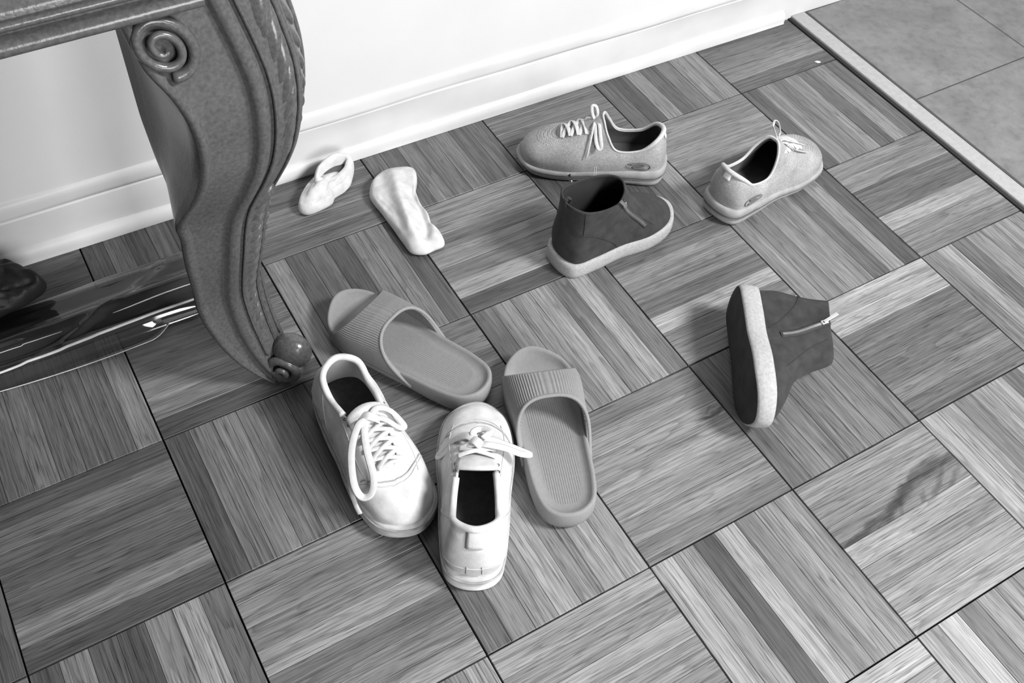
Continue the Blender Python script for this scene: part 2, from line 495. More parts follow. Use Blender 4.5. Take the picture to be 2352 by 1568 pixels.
def tone_col(d, rng):
    v = 0.0325 * 1.345 ** (d + rng.uniform(-0.3, 0.3))
    return (v, v, v, 1)

rng = random.Random(11)
FIGURED = {(0, 3, 1), (0, 3, 2)}
far_v, far_f = [], []
count = 0
for i in range(-7, 3):
    for j in range(-1, 7):
        seen = (i, j) in TONE
        tones = TONE.get((i, j), ''.join(rng.choice('45566') for _ in range(7)))
        for k in range(7):
            if (i + j) % 2:                       # strips run along x
                cx, cy, rz = (i + 0.5) * BL, -j * BL - GAP / 2 - (k + 0.5) * SW, 0.0
                if cy > 0.175: continue
                me = strip_fig if (i, j, k) in FIGURED else (strip_stain if (i, j, k) in ((-1, 2, 2), (-1, 2, 1)) else strip_full)
            else:
                cx, rz = i * BL + GAP / 2 + (k + 0.5) * SW, math.pi / 2
                y1, y0 = -j * BL - GAP / 2, -(j + 1) * BL + GAP / 2
                y1 = min(y1, 0.172)
                cy = (y0 + y1) / 2
                me = strip_full if abs((y1 - y0) - SL) < 1e-4 else cut_strip(y1 - y0)
            dz = rng.uniform(-0.00018, 0.00018)
            if seen and count < 298:
                o = bpy.data.objects.new('parquet_strip', me)
                C.objects.link(o)
                o.parent = floor
                o.location = (cx, cy, dz); o.rotation_euler = (0, 0, rz + (math.pi if rng.random() < 0.5 and (i, j, k) not in FIGURED else 0))
                o.color = tone_col(float(tones[k]), rng)
                count += 1
            else:
                b0 = len(far_v)
                cs, sn = math.cos(rz), math.sin(rz)
                for vv in me.vertices:
                    x, y, z = vv.co
                    far_v.append((cx + cs * x - sn * y, cy + sn * x + cs * y, z + dz))
                for p in me.polygons: far_f.append(tuple(b0 + q for q in p.vertices))
far = link('parquet_strips_beyond', mesh_pd('parquet_strips_beyond', far_v, far_f), 'wood', floor, smooth=False)
far['kind'] = 'stuff'; far.color = (0.15, 0.15, 0.15, 1)

# --- tiled floor beyond the threshold
TS = 0.3048
TX0, TY0, TZ = 0.735, -0.165, 0.007
link('grout_bed', box_mesh('grout_bed', 0.727, 2.2, -2.0, 0.155, -0.0084, TZ - 0.0012), 'grout', floor, smooth=False)
def tile_mesh(x0, x1, y0, y1):
    cx, cy = (x0 + x1) / 2, (y0 + y1) / 2
    hx, hy, c = (x1 - x0) / 2 - 0.0016, (y1 - y0) / 2 - 0.0016, 0.0008
    v = []
    for z, s in ((-0.007, 0), (-c, 0), (0, c)):
        v += [(-hx + s, -hy + s, z), (hx - s, -hy + s, z), (hx - s, hy - s, z), (-hx + s, hy - s, z)]
    f = [(3, 2, 1, 0), (8, 9, 10, 11)] + [(b0 + k, b0 + (k + 1) % 4, b0 + 4 + (k + 1) % 4, b0 + 4 + k) for b0 in (0, 4) for k in range(4)]
    return mesh_pd('floor_tile', v, f), cx, cy
for ix in range(0, 4):
    for iy in range(-6, 1):
        y0, y1 = TY0 + iy * TS, min(TY0 + (iy + 1) * TS, 0.150)
        me, cx, cy = tile_mesh(TX0 + ix * TS - (0.006 if ix == 0 else 0), TX0 + (ix + 1) * TS, y0, y1)
        o = link('floor_tile', me, 'tile', floor, smooth=False)
        o.location = (cx, cy, TZ)

# --- stone threshold between the two floors
th = structure(link('trim_1', box_mesh('trim_1', 0.6925, 0.7255, -2.0, 0.145, -0.0084, 0.0070), 'stone', smooth=False))
bevel(th, 0.002, 2)
link('gap_shade_strip', box_mesh('gap_shade_strip', 0.6860, 0.6926, -2.0, 0.150, -0.0084, 0.0022), 'subfloor', th, smooth=False)  # dark strip: shadow and dirt of the gap put into its colour

# --- wall and baseboard (slightly askew to the parquet)
ANG = math.atan(-0.018)
def along_wall(name, prof, x0, x1, mat, nseg=60, wav=0.0006, seed=1):
    """prof: (y, z) outline from foot to top, extruded along the wall with hand-painted waviness"""
    r = random.Random(seed)
    xs = np.linspace(x0, x1, nseg)
    ph = [r.uniform(0, 6.3) for _ in range(6)]
    V = []
    for x in xs:
        for q, (y, z) in enumerate(prof):
            wy = wav * (math.sin(x * 9 + ph[0] + q) + math.sin(x * 23 + ph[1])) if 0 < q < len(prof) - 1 else 0
            wz = wav * 1.5 * math.sin(x * 6.5 + ph[2]) * (1 if z > 0.02 else 0.0)
            V.append((x, y + wy, z + wz))
    return mesh_pd(name, V, grid_faces(nseg, len(prof)))

def on_wall(o):
    o.rotation_euler = (0, 0, ANG); o.location = (0, 0.1455, 0)
    return o
wall = structure(on_wall(link('wall_back', box_mesh('wall_back', -2.2, 2.2, 0.0165, 0.12, -0.008, 2.4), 'wall', smooth=False)))
bprof = [(0.0095, 0.0005), (0.0095, 0.028), (0.0105, 0.050), (0.0105, 0.0785), (0.0105, 0.0800), (0.0128, 0.0812), (0.0108, 0.0826), (0.0105, 0.088), (0.0110, 0.098), (0.0125, 0.1045), (0.0150, 0.1085), (0.0166, 0.1092)]
bb = structure(on_wall(link('baseboard_back', along_wall('baseboard_back', bprof, -2.2, 2.2, 'board', 160, 0.0007, 3), 'board')))
qprof = [(0.0, 0.0005)] + [(0.0105 - 0.0105 * math.cos(a), 0.004 + 0.021 * math.sin(a)) for a in np.linspace(0, math.pi / 2, 7)]
qr = structure(on_wall(link('trim_2', along_wall('trim_2', qprof, -2.2, 0.668, 'board', 150, 0.0006, 8), 'board')))

# ================================================================== CONSOLE TABLE
table = thing('console_table', 'dark carved wooden console table with scrolled leg standing against the white wall', 'table', (-0.5, -0.2, 0))
LZ = np.array([0, .03, .06, .09, .12, .15, .18, .21, .24, .27, .30, .33, .345, .36, .375, .39, .42, .45, .48, .51, .54, .57, .60, .64])
LO = np.array([-.002, -.010, -.017, -.022, -.026, -.028, -.028, -.022, -.015, -.008, -.002, .006, .012, .020, .028, .036, .049, .057, .062, .064, .062, .055, .047, .036])
LC = np.array([.036, .042, .046, .047, .050, .052, .055, .060, .066, .069, .070, .070, .070, .070, .070, .070, .070, .072, .076, .078, .080, .082, .086, .090])
LW = np.array([.010, .026, .037, .045, .049, .053, .055, .057, .060, .065, .068, .072, .080, .084, .081, .077, .075, .075, .077, .081, .088, .098, .097, .094])
LK = np.interp(LZ, [0, .1, .2, .24, .26, .28, .30, .33, .36, .39, .42, .6, .64], [-.026, -.046, -.060, -.070, -.080, -.092, -.100, -.102, -.106, -.108, -.110, -.108, -.108])
ev = np.array([.70710678, -.70710678]); nv_ = np.array([.70710678, .70710678])

def leg_param(z):
    f = lambda A: float(np.interp(z, LZs, A))
    return f(LOs), f(LCs), f(LWs), f(LKs)
LZs = np.linspace(0, 0.64, 110)
_k = np.arange(len(LZ))
def smooth_interp(A):
    a = np.interp(LZs, LZ, A)
    for _ in range(3):
        b_ = a.copy(); b_[1:-1] = (a[:-2] + 2 * a[1:-1] + a[2:]) / 4; a = b_
    return a
LOs, LCs, LWs, LKs = map(smooth_interp, (LO, LC, LW, LK))

def bead(s, c, hw, h):
    q = 1 - ((s - c) / hw) ** 2
    return h * math.sqrt(q) if q > 0 else 0.0

def strip_pt(z, t, h=0.0):
    """point on the carved corner strip: t -1 (front edge) .. 1 (side edge)"""
    o, c, w, k = leg_param(z)
    p = ev * (o + 0.16 * c * (1 - t * t) + h) + nv_ * (t * c / 2)
    return np.array([p[0], p[1], z])

def face_pt(z, s, h=0.0):
    """point on the front panel: s metres from the carved corner towards the table's middle"""
    o, c, w, k = leg_param(z)
    p = ev * o - nv_ * (c / 2)
    return np.array([p[0] - s, p[1] - h, z])

def leg_section(z):
    o, c, w, k = leg_param(z)
    bw = min(0.0065, w * 0.16)
    b1 = min(0.0095, w * 0.2)
    pts = []
    S = np.concatenate([np.linspace(0, 2 * b1, 9), np.linspace(2 * b1 + 0.001, w - 2 * bw - 0.001, 5), np.linspace(w - 2 * bw, w, 7)])
    H = [max(bead(s, b1, b1, 0.0085), bead(s, w - bw, bw, 0.0065)) - 0.003 for s in S]
    f1 = [face_pt(z, s, h) for s, h in zip(S, H)]
    pts += f1                                                   # M1 -> L1
    K = ev * k
    L1 = f1[-1][:2]
    kp = np.array([K[0], K[1]])
    for a in (0.12, 0.5, 0.86): pts.append(np.array([*(L1 * (1 - a) + kp * a), z]))
    kk = [ev * k + nv_ * q for q in (-0.008, 0.008)]
    pts += [np.array([*q, z]) for q in kk]
    ref = lambda p: np.array([-p[1], -p[0], p[2]])              # mirror in the diagonal
    f2 = [ref(p) for p in f1[::-1]]
    L2 = f2[0][:2]
    for a in (0.86, 0.5, 0.12): pts.append(np.array([*(L2 * (1 - a) + kp * a), z]))
    pts += f2                                                   # L2 -> M2
    for t in np.linspace(1, -1, 13)[1:-1]: pts.append(strip_pt(z, t))
    return pts

secs = [leg_section(z) for z in LZs]
nleg = len(secs[0])
V = [p for s in secs for p in s]
F = grid_faces(len(secs), nleg, True)
F.append(tuple(range(nleg))[::-1]); F.append(tuple((len(secs) - 1) * nleg + k for k in range(nleg)))
leg_me = mesh_pd('leg', V, F)
leg = link('leg', leg_me, 'table', table)

# carved leaves along the corner: pairs of lobes on both sides of a double vein
def leaf(z0, ln, t0, t1, wid, h, parent):
    na, nb = 12, 7
    V = []
    for a in np.linspace(0, 1, na):
        prof = math.sin(math.pi * min(1, a ** 0.75)) ** 0.7 if 0 < a < 1 else 0
        for b_ in np.linspace(-1, 1, nb):
            t = t0 + (t1 - t0) * a + b_ * wid * (0.15 + prof) * 0.5
            hh = 1.5 * h * (prof * math.sqrt(max(0, 1 - b_ * b_)) * (0.45 + 0.75 * a)) - 0.0012
            V.append(strip_pt(z0 - a * ln, max(-1, min(1, t)), hh))
    return link('carved_leaf', mesh_pd('carved_leaf', V, grid_faces(na, nb)), 'table', parent)
def carve(parent):
    z = 0.655
    for k in range(9):
        ln = 0.062 - 0.0028 * k
        sc = 1 - 0.06 * k
        leaf(min(z, 0.64), ln, -0.18, -0.66, 0.34 * sc, 0.0085 * sc, parent)
        leaf(min(z - 0.006, 0.64), ln * 0.72, 0.18, 0.58, 0.38 * sc, 0.0055 * sc, parent)
        z -= 0.0285 - 0.0006 * k
    z = 0.362
    for k in range(13):
        sc = 0.95 - 0.035 * k
        leaf(z, 0.030, -0.12, -0.66, 0.30, 0.0052 * sc + 0.001, parent)
        leaf(z - 0.004, 0.020, 0.16, 0.56, 0.34, 0.0034 * sc + 0.001, parent)
        z -= 0.0195
    for t in (-0.05, 0.06):
        P = [strip_pt(zz, t, 0.0015) for zz in np.linspace(0.635, 0.060, 90)]
        link('carved_vein', tube_mesh('carved_vein', P, [0.0026 - 0.0018 * q / 90 for q in range(90)], 6, up=(0.7, -0.7, 0.2)), 'table', parent)
    for t in (-0.90, 0.93):
        P = [strip_pt(zz, t, 0.001) for zz in np.linspace(0.635, 0.055, 90)]
        link('carved_border', tube_mesh('carved_border', P, np.linspace(0.0028, 0.0012, 90) if t > 0 else np.linspace(0.0022, 0.0012, 90), 6, up=(0.7, -0.7, 0.2)), 'table', parent)
carve(leg)

# volute on the front panel under the apron, and the one facing the side
def volute(parent, mirror=False):
    zc, sc_ = 0.5905, 0.0720
    P, Rr = [], []
    for q in np.linspace(0, 1, 90):
        a = math.radians(-100) + q * math.radians(760)
        r = 0.0245 * (1 - q) ** 0.85 + 0.003
        P.append(face_pt(zc + r * math.sin(a) * 1.12, sc_ - r * math.cos(a), 0.001 + 0.004 * q))
        Rr.append(0.0060 - 0.0032 * q)
    P = np.array(P)
    if mirror: P = np.stack([-P[:, 1], -P[:, 0], P[:, 2]], 1)
    vo = link('volute', tube_mesh('volute', P, Rr, 8, up=((1, 0, 0) if mirror else (0, -1, 0))), 'table', parent)
    return vo
volute(leg); volute(leg, True)

# foot: rolled scroll with a round boss in the middle
def foot(parent):
    def lathe(name, centre, axis, prof):
        axis = np.array(axis, float); a2 = np.array([0, 0, 1.0]); a1 = np.cross(a2, axis); a1 /= np.linalg.norm(a1)
        V = []
        for s, r in prof:
            for k in range(28):
                t = 2 * math.pi * k / 28
                V.append(np.array(centre) + axis * s + (a1 * math.cos(t) + a2 * math.sin(t)) * r)
        n = len(prof)
        F = grid_faces(n, 28, True) + [tuple(range(28))[::-1], tuple((n - 1) * 28 + k for k in range(28))]
        return link(name, mesh_pd(name, V, F), 'table', parent)
    ax_ = np.array([*nv_, 0])
    c = np.array([*(ev * 0.006), 0.040])
    R_ = 0.0270
    lathe('foot_boss', c + np.array([*(ev * 0.006), 0.010]), ax_, [(R_ * math.sin(a) * 0.80, R_ * math.cos(a)) for a in np.linspace(-1.45, 1.45, 15)])
    for sgn in (-1, 1):
        P, Rr = [], []
        for q in np.linspace(0, 1, 70):
            a = math.radians(-125) + q * math.radians(640)
            r = 0.0225 * (1 - q) ** 0.8 + 0.001
            pt = c[:2] + ev * (r * math.cos(a) - 0.004) + nv_ * sgn * (0.016 + 0.012 * q)
            P.append((pt[0], pt[1], 0.0305 + r * math.sin(a)))
            Rr.append(0.0078 - 0.0040 * q)
        link('foot_scroll', tube_mesh('foot_scroll', P, Rr, 10, up=(ax_[0] * sgn, ax_[1] * sgn, 0)), 'table', parent)
    # lip that rolls under the toe
    P = [np.array([*(ev * o_), z_]) for o_, z_ in ((-0.050, 0.030), (-0.036, 0.016), (-0.018, 0.008), (0.002, 0.0062), (0.014, 0.0085), (0.020, 0.013))]
    link('foot_lip', tube_mesh('foot_lip', cr(P, 30), np.linspace(0.004, 0.0058, 30), 8, flat=1.0), 'table', parent)
foot(leg)

# apron with bead mouldings, seen above the leg, and the table top over it
def bar(name, x0, x1, y0, y1, z0, z1, parent, bv=0.002, mat='table'):
    o = link(name, box_mesh(name, x0, x1, y0, y1, z0, z1), mat, parent, smooth=False)
    bevel(o, bv, 3)
    return o
T0 = (-0.5, -0.2)
def tb(name, x0, x1, y0, y1, z0, z1, bv=0.002):
    return bar(name, x0 - T0[0], x1 - T0[0], y0 - T0[1], y1 - T0[1], z0, z1, table, bv)
AX0, AX1 = -1.50, -0.527
AZ = 0.628
AYO = -0.0345                                     # the moulded apron stands proud of the leg
def moulding(name, prof, x0, x1, parent):
    """closed (y, z) profile run along the table front"""
    n = len(prof)
    V = [(x - T0[0], y + AYO - T0[1], z) for x in (x0, x1) for y, z in prof]
    F = grid_faces(2, n, True) + [tuple(range(n))[::-1], tuple(n + k for k in range(n))]
    me = mesh_pd(name, V, F)
    bm = bmesh.new(); bm.from_mesh(me); bmesh.ops.recalc_face_normals(bm, faces=bm.faces); bm.to_mesh(me); bm.free()
    o = link(name, me, 'table', parent)
    me.shade_smooth()
    md = o.modifiers.new('sharp', 'EDGE_SPLIT'); md.split_angle = math.radians(50)
    return o
rnd_ = lambda cy, cz, r, a0, a1, n=8: [(cy + r * math.cos(math.radians(a)), cz + r * math.sin(math.radians(a))) for a in np.linspace(a0, a1, n)]
apron = moulding('apron', [(-0.225, AZ + 0.004), (-0.2385, AZ + 0.010), (-0.2370, AZ + 0.030), (-0.2360, AZ + 0.0325), (-0.205, AZ + 0.066), (-0.192, AZ + 0.090), (-0.190, AZ + 0.132), (-0.165, AZ + 0.132), (-0.165, AZ + 0.004)], AX0, AX1, table)
moulding('lower_lip', [(-0.228, AZ), (-0.243, AZ)] + rnd_(-0.2445, AZ + 0.0072, 0.0072, 270, 90, 10) + [(-0.236, AZ + 0.0148), (-0.228, AZ + 0.010)], AX0, AX1, apron)
moulding('bead', rnd_(-0.2405, AZ + 0.0228, 0.0040, 330, 60, 10) + [(-0.234, AZ + 0.024)], AX0, AX1, apron)
tb('side_apron', -0.495, -0.470, -0.195, 0.125, AZ + 0.004, 0.76)
tb('corner_block', -0.560, -0.470, -0.262, -0.185, 0.636, 0.76)
tb('table_top', AX0 - 0.03, -0.44, -0.262, 0.128, 0.76, 0.785, 0.008)

# the other front leg, out of the picture to the left: same carving, mirrored
leg_b = bpy.data.objects.new('leg', leg_me); C.objects.link(leg_b); leg_b.parent = table
leg_b.scale = (-1, 1, 1); leg_b.location = (-0.99, 0, 0)

# ================================================================== SLIDES
def make_slide(label, loc, yaw, mir):
    t = thing('slide_sandal', label, 'sandal', loc, yaw, 'pair of grey slides')
    half_r = [(0.000, 0.0), (0.005, -0.020), (0.021, -0.036), (0.055, -0.0435), (0.105, -0.047), (0.160, -0.052), (0.210, -0.055), (0.247, -0.041)]
    half_l = [(0.268, -0.003), (0.259, 0.028), (0.228, 0.047), (0.170, 0.048), (0.105, 0.042), (0.055, 0.0405), (0.021, 0.034), (0.005, 0.020)]
    out = [(x, y * mir) for x, y in half_r + half_l]
    top = lambda x: 0.036 - 0.010 * math.sin(min(1, max(0, (x - 0.02) / 0.2)) * math.pi / 2) + (max(0, x - 0.20) / 0.068) ** 2 * 0.014
    bot = lambda x: (max(0, x - 0.205) / 0.063) ** 2 * 0.012 + (max(0, 0.03 - x) / 0.03) ** 2 * 0.003
    rows = [(0.012, lambda x, y: bot(x) + 0.0), (0.004, lambda x, y: bot(x) + 0.0012), (0.0005, lambda x, y: bot(x) + 0.006),
            (0.0, lambda x, y: bot(x) * 0.6 + 0.4 * top(x)), (0.0008, lambda x, y: top(x) - 0.003), (0.0025, lambda x, y: top(x) - 0.0005), (0.0050, lambda x, y: top(x) - 0.0002),
            (0.0075, lambda x, y: top(x) - 0.0025), (0.0105, lambda x, y: top(x) - 0.0062), (0.016, lambda x, y: top(x) - 0.0078), (0.022, lambda x, y: top(x) - 0.0082)]
    base = sole_loft('footbed', out, 150, rows, t, 'slide')
    # fine lengthwise ribs on the footbed
    for k in range(-9, 10):
        yy = k * 0.0030
        lim = 0.200 - abs(k) * 0.0010; st = 0.022 + (abs(k) / 9) ** 3 * 0.03
        P = [(x, (yy + (-0.003 * math.sin(x / 0.26 * math.pi))) * mir, top(x) - 0.0083) for x in np.linspace(st, lim, 24)]
        link('footbed_rib', tube_mesh('footbed_rib', P, 0.00055, 5), 'slide', base)
    # strap: arched band, ribbed lengthwise, growing out of the sole sides
    O_ = cr(np.array(out), 200, True)
    lo = O_[O_[:, 1] * mir < 0]; hi = O_[O_[:, 1] * mir >= 0]
    lo = lo[np.argsort(lo[:, 0])]; hi = hi[np.argsort(hi[:, 0])]
    nu_, nv = 24, 280
    V = []
    for i in range(nu_):
        u = i / (nu_ - 1)
        for j in range(nv):
            v = j / (nv - 1); a = math.pi * v
            s = math.sin(a)
            xb = 0.092 + 0.066 * s ** 0.55                # rear edge sweeps forward over the instep
            xf = 0.232 - 0.028 * s ** 1.0                 # front edge sweeps back
            x = xb + (xf - xb) * u
            e_ = 0.72
            yl, yh = float(np.interp(x, lo[:, 0], lo[:, 1])), float(np.interp(x, hi[:, 0], hi[:, 1]))
            cy_, wy = (yl + yh) / 2, abs(yh - yl) / 2 + 0.0006 + 0.004 * s * (1 - s) * 2
            h = np.interp(x, [0.09, 0.15, 0.18, 0.21, 0.235], [0.058, 0.058, 0.0530, 0.0450, 0.039])
            y = wy * (1 if math.cos(a) >= 0 else -1) * abs(math.cos(a)) ** e_
            z = 0.016 + h * (s ** e_)
            rib = 0.00045 * math.cos(v * 2 * math.pi * 44) * min(1, 12 * u, 14 * (1 - u)) * max(0, min(1, 14 * v - 1.2, 14 * (1 - v) - 1.2))
            V.append((x, cy_ + y * (1 + rib / 0.05), z + rib * s))
    me = mesh_pd('strap', V, grid_faces(nu_, nv, flip=False))
    st = link('strap', me, 'slide', t)
    solidify(st, 0.0042, -1)
    bm = bmesh.new(); bm.from_mesh(me)
    bm.normal_update()
    f0 = max(bm.faces, key=lambda f: f.calc_center_median().z)
    if f0.normal.z < 0: bmesh.ops.reverse_faces(bm, faces=bm.faces)
    bm.to_mesh(me); bm.free()
    me.shade_smooth()
    # rounded rim of the strap opening
    P = [np.array(V[j]) + np.array((-0.0003, 0, -0.0018)) for j in range(0, nv, 4)] + [np.array(V[nv - 1]) + np.array((-0.0003, 0, -0.0018))]
    link('strap_rim', tube_mesh('strap_rim', P, 0.0026, 8), 'slide', st)
    return t
make_slide('grey ribbed slide between the carved leg and the other slide, toe towards the leg', (-0.2860, -0.3775, 0), math.radians(114.8), -1)
make_slide('grey ribbed slide lying right of the white sneakers, heel towards the viewer', (-0.2885, -0.5957, 0), math.radians(70.0), 1)

# ================================================================== WHITE SNEAKERS
def outline_from(half, mir=1, wl=1.0):
    """half: (x, y) heel centre .. toe centre on the -y side -> closed outline"""
    return [(x, y * mir) for x, y in half] + [(x, -y * wl * mir) for x, y in half[-2:0:-1]]

def fill_surface(name, loft, v, z_drop, mat, parent, shrink=0.9, zf=None):
    """flat-ish inner sole: ring of the loft at v shrunk towards its middle line"""
    row = loft.G[int(v * (loft.nv - 1))]
    c = row[:, 1].mean()
    n = len(row)
    V = []
    for s in (shrink, shrink * 0.55):
        for p in row: V.append((p[0] * 1.0 if s == shrink else p[0], c + (p[1] - c) * s, p[2] - z_drop))
    F = grid_faces(2, n, True) + [tuple(n + i for i in range(n))]
    return link(name, mesh_pd(name, V, F), mat, parent)

W_RINGS = [
 [(.010, 0, .024), (.022, -.030, .024), (.065, -.038, .024), (.120, -.041, .023), (.178, -.046, .022), (.230, -.036, .020), (.252, 0, .020)],
 [(.007, 0, .048), (.020, -.033, .047), (.065, -.040, .046), (.120, -.042, .044), (.180, -.046, .042), (.231, -.034, .037), (.250, 0, .035)],
 [(.011, 0, .072), (.025, -.031, .070), (.066, -.037, .066), (.120, -.037, .064), (.176, -.038, .058), (.220, -.025, .052), (.236, 0, .050)],
 [(.021, 0, .092), (.034, -.028, .088), (.068, -.032, .077), (.118, -.030, .081), (.166, -.027, .071), (.199, -.016, .061), (.208, 0, .059)],
 [(.030, 0, .103), (.043, -.024, .097), (.070, -.027, .081), (.110, -.024, .089), (.150, -.017, .080), (.178, -.012, .069), (.187, 0, .066)],
]
def make_sneaker(label, loc, yaw, mir):
    t = thing('white_sneaker', label, 'sneaker', loc, yaw, 'pair of white sneakers')
    lf = Loft([mirror_ring(r, mir) for r in W_RINGS], 120, 36)
    up = link('upper', lf.mesh('upper', flip=mir < 0), ['white_leather', 'lining_light'], t)
    solidify(up, 0.0032, -1, 1, 0)
    # padded collar rim
    top = lf.G[-1]
    n = lf.nu
    sel = [i for i in range(n) if top[i][0] < 0.112]
    k0 = next(i for i in range(n) if top[i][0] >= 0.112); 
    order = [i % n for i in range(n - k0 + 1 - 1, n + k0)]
    P = [top[i] + np.array((0, 0, -0.001)) for i in order if top[i][0] < 0.115]
    link('collar', tube_mesh('collar', cr(P[::3], 60), 0.0045, 10), 'white_leather', t)
    # sole: wrapped rubber cup sole
    half = [(0.002, 0), (0.016, -.033), (.065, -.0425), (.120, -.0455), (.178, -.0505), (.234, -.0405), (.259, 0)]
    spr = lambda x: (max(0, x - .19) / .07) ** 2 * 0.010
    so = sole_loft('sole', outline_from(half, mir, 0.95), 130, [
        (0.014, lambda x, y: spr(x)), (0.003, lambda x, y: spr(x)), (0.0, lambda x, y: spr(x) + 0.002), (-0.0006, lambda x, y: spr(x) + 0.004),
        (0.0010, lambda x, y: spr(x) + 0.0045), (0.0008, lambda x, y: 0.6 * spr(x) + 0.022), (0.0022, lambda x, y: 0.5 * spr(x) + 0.0255), (0.006, lambda x, y: 0.5 * spr(x) + 0.0255)],
        t, ['white_rubber', 'grey_rubber'], 1)
    ft = link('foxing_stripe', None or tube_mesh('foxing_stripe', [np.array((*q, 0.0215 + 0.5 * spr(q[0]))) for q in cr(np.array(outline_from(half, mir, 0.95)), 130, True)], 0.0016, 6, True), 'grey_rubber', so)
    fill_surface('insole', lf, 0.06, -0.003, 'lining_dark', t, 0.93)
    # toe cap seam and eyestay / quarter seams
    def seam(us, vs_, r=0.0007, mat='grey_rubber', off=0.0005, name='seam'):
        P = [lf.at(u, v, off) for u, v in zip(us, vs_)]
        return link(name, tube_mesh(name, P, r, 5), mat, up)
    U = lambda k: k / 12.0
    def seam_across(x0, bow, r, mat, ymax=0.05):
        """seam across the vamp at x = x0 + bow * (y / 0.04)^2"""
        P = []
        for u in np.linspace(U(3.6), U(8.4), 61):
            best = None
            for v in np.linspace(0.04, 0.99, 90):
                p = lf.at(u, v); d = abs(p[0] - (x0 + bow * (p[1] / 0.04) ** 2))
                if best is None or d < best[0]: best = (d, v)
            if best[0] < 0.0012: P.append(lf.at(u, best[1], 0.0005))
        if len(P) > 4: link('seam', tube_mesh('seam', cr(P[::3] + [P[-1]], 60), r, 5), mat, up)
    seam_across(0.204, -0.022, 0.0009, 'grey_rubber')
    seam_across(0.210, -0.024, 0.0006, 'lining_light')
    for sgn in (1, -1):
        seam([U(sgn * q) for q in np.linspace(1.5, 2.6, 20)], np.linspace(0.95, 0.08, 20), 0.0006, 'lining_light')
        seam([U(sgn * q) for q in np.linspace(2.9, 4.6, 24)], 0.80 - 0.25 * np.sin(np.linspace(0, math.pi / 2, 24)), 0.0006, 'lining_light')
        seam([U(sgn * q) for q in np.linspace(0.25, 0.28, 8)], np.linspace(0.30, 0.08, 8), 0.0006)
    seam([U(q) for q in np.linspace(-2.2, 2.2, 40)], 0.26 + 0.0 * np.linspace(-1, 1, 40), 0.0006, 'lining_light')
    # heel tab
    V = [lf.at(U(q), v, 0.0012) for v in np.linspace(0.62, 0.96, 8) for q in np.linspace(-0.32, 0.32, 6)]
    ht = link('heel_tab', mesh_pd('heel_tab', V, grid_faces(8, 6)), 'lining_light', up); solidify(ht, 0.0012, 0)
    # tongue
    Vt = []
    for a in np.linspace(0, 1, 14):
        x = 0.193 - 0.083 * a; z = 0.0615 + 0.038 * a ** 1.1
        w = 0.013 + 0.013 * a
        for b_ in np.linspace(-1, 1, 11):
            Vt.append((x + 0.006 * b_ * b_ * a, w * b_, z - 0.008 * b_ * b_ + 0.002 * math.sin(9 * a)))
    tg = link('tongue', mesh_pd('tongue', Vt, grid_faces(14, 11, flip=True)), 'white_leather', t); solidify(tg, 0.003, 0)
    return t, lf, up

def lace_grid(t, lf, mat, xs, ys, zs, width=0.0062, name='lace', first_straight=True):
    """criss-cross ribbons over the throat; returns the top crossing point"""
    lc = []
    for k in range(len(xs)):
        if k == 0 and first_straight:
            P = [(xs[0], -ys[0], zs[0]), (xs[0] + 0.001, -ys[0] * 0.3, zs[0] + 0.0035), (xs[0] + 0.001, ys[0] * 0.3, zs[0] + 0.0035), (xs[0], ys[0], zs[0])]
            lc.append(ribbon(name, P, width, 0.0016, mat, t, 14))
        if k + 1 < len(xs):
            for sgn in (1, -1):
                lift = 0.0055 if sgn > 0 else 0.0040
                P = [(xs[k], -sgn * ys[k], zs[k]), (xs[k] * .7 + xs[k + 1] * .3, -sgn * ys[k] * 0.4, zs[k] * .7 + zs[k + 1] * .3 + lift),
                     (xs[k] * .3 + xs[k + 1] * .7, sgn * ys[k] * 0.4, zs[k] * .3 + zs[k + 1] * .7 + lift), (xs[k + 1], sgn * ys[k + 1], zs[k + 1])]
                lc.append(ribbon(name, P, width, 0.0016, mat, t, 16))
    return lc
def eyelets(parent, xs, ys, zs, mat='dirt'):
    for x, y, z in zip(xs, ys, zs):
        for s in (1, -1):
            a = [(x + 0.0016 * math.cos(q), s * y + 0.0016 * math.sin(q), z) for q in np.linspace(0, 2 * math.pi, 10, endpoint=False)]
            link('eyelet', tube_mesh('eyelet', a, 0.0006, 5, True), mat, parent)

WX = [0.186, 0.174, 0.162, 0.150, 0.137]
WYs = [0.0170, 0.0190, 0.0205, 0.0220, 0.0240]
WZ = [0.0705, 0.0750, 0.0795, 0.0830, 0.0870]
# sneaker with its toe to the viewer
t1, lf1, up1 = make_sneaker('white lace-up sneaker with toe towards viewer, lace loop hanging over its side', (-0.4580, -0.2560, 0), math.radians(-90.2), 1)
lace_grid(t1, lf1, 'white_lace', WX, WYs, WZ)
eyelets(up1, [0.124, 0.114], [0.0255, 0.0262], [0.0895, 0.0905])
def lace(t, name, ctrl, width=0.0075, n=60, up=(0, 0, 1)):
    return ribbon(name, ctrl, width, 0.0018, 'white_lace', t, n, up)
kn = (0.130, 0.000, 0.0960)
lace(t1, 'lace_loop', [kn, (0.138, -0.018, 0.1030), (0.160, -0.038, 0.0910), (0.186, -0.049, 0.0660), (0.202, -0.047, 0.0540), (0.206, -0.036, 0.0580), (0.194, -0.026, 0.0700), (0.164, -0.020, 0.0880), (0.140, -0.011, 0.0980), kn], 0.0095, up=(0.1, -0.25, 0.95))
lace(t1, 'lace_loop', [kn, (0.124, 0.014, 0.1010), (0.130, 0.029, 0.0920), (0.146, 0.038, 0.0770), (0.150, 0.031, 0.0800), (0.138, 0.016, 0.0940), kn], 0.009, up=(0, 0.3, 0.95))
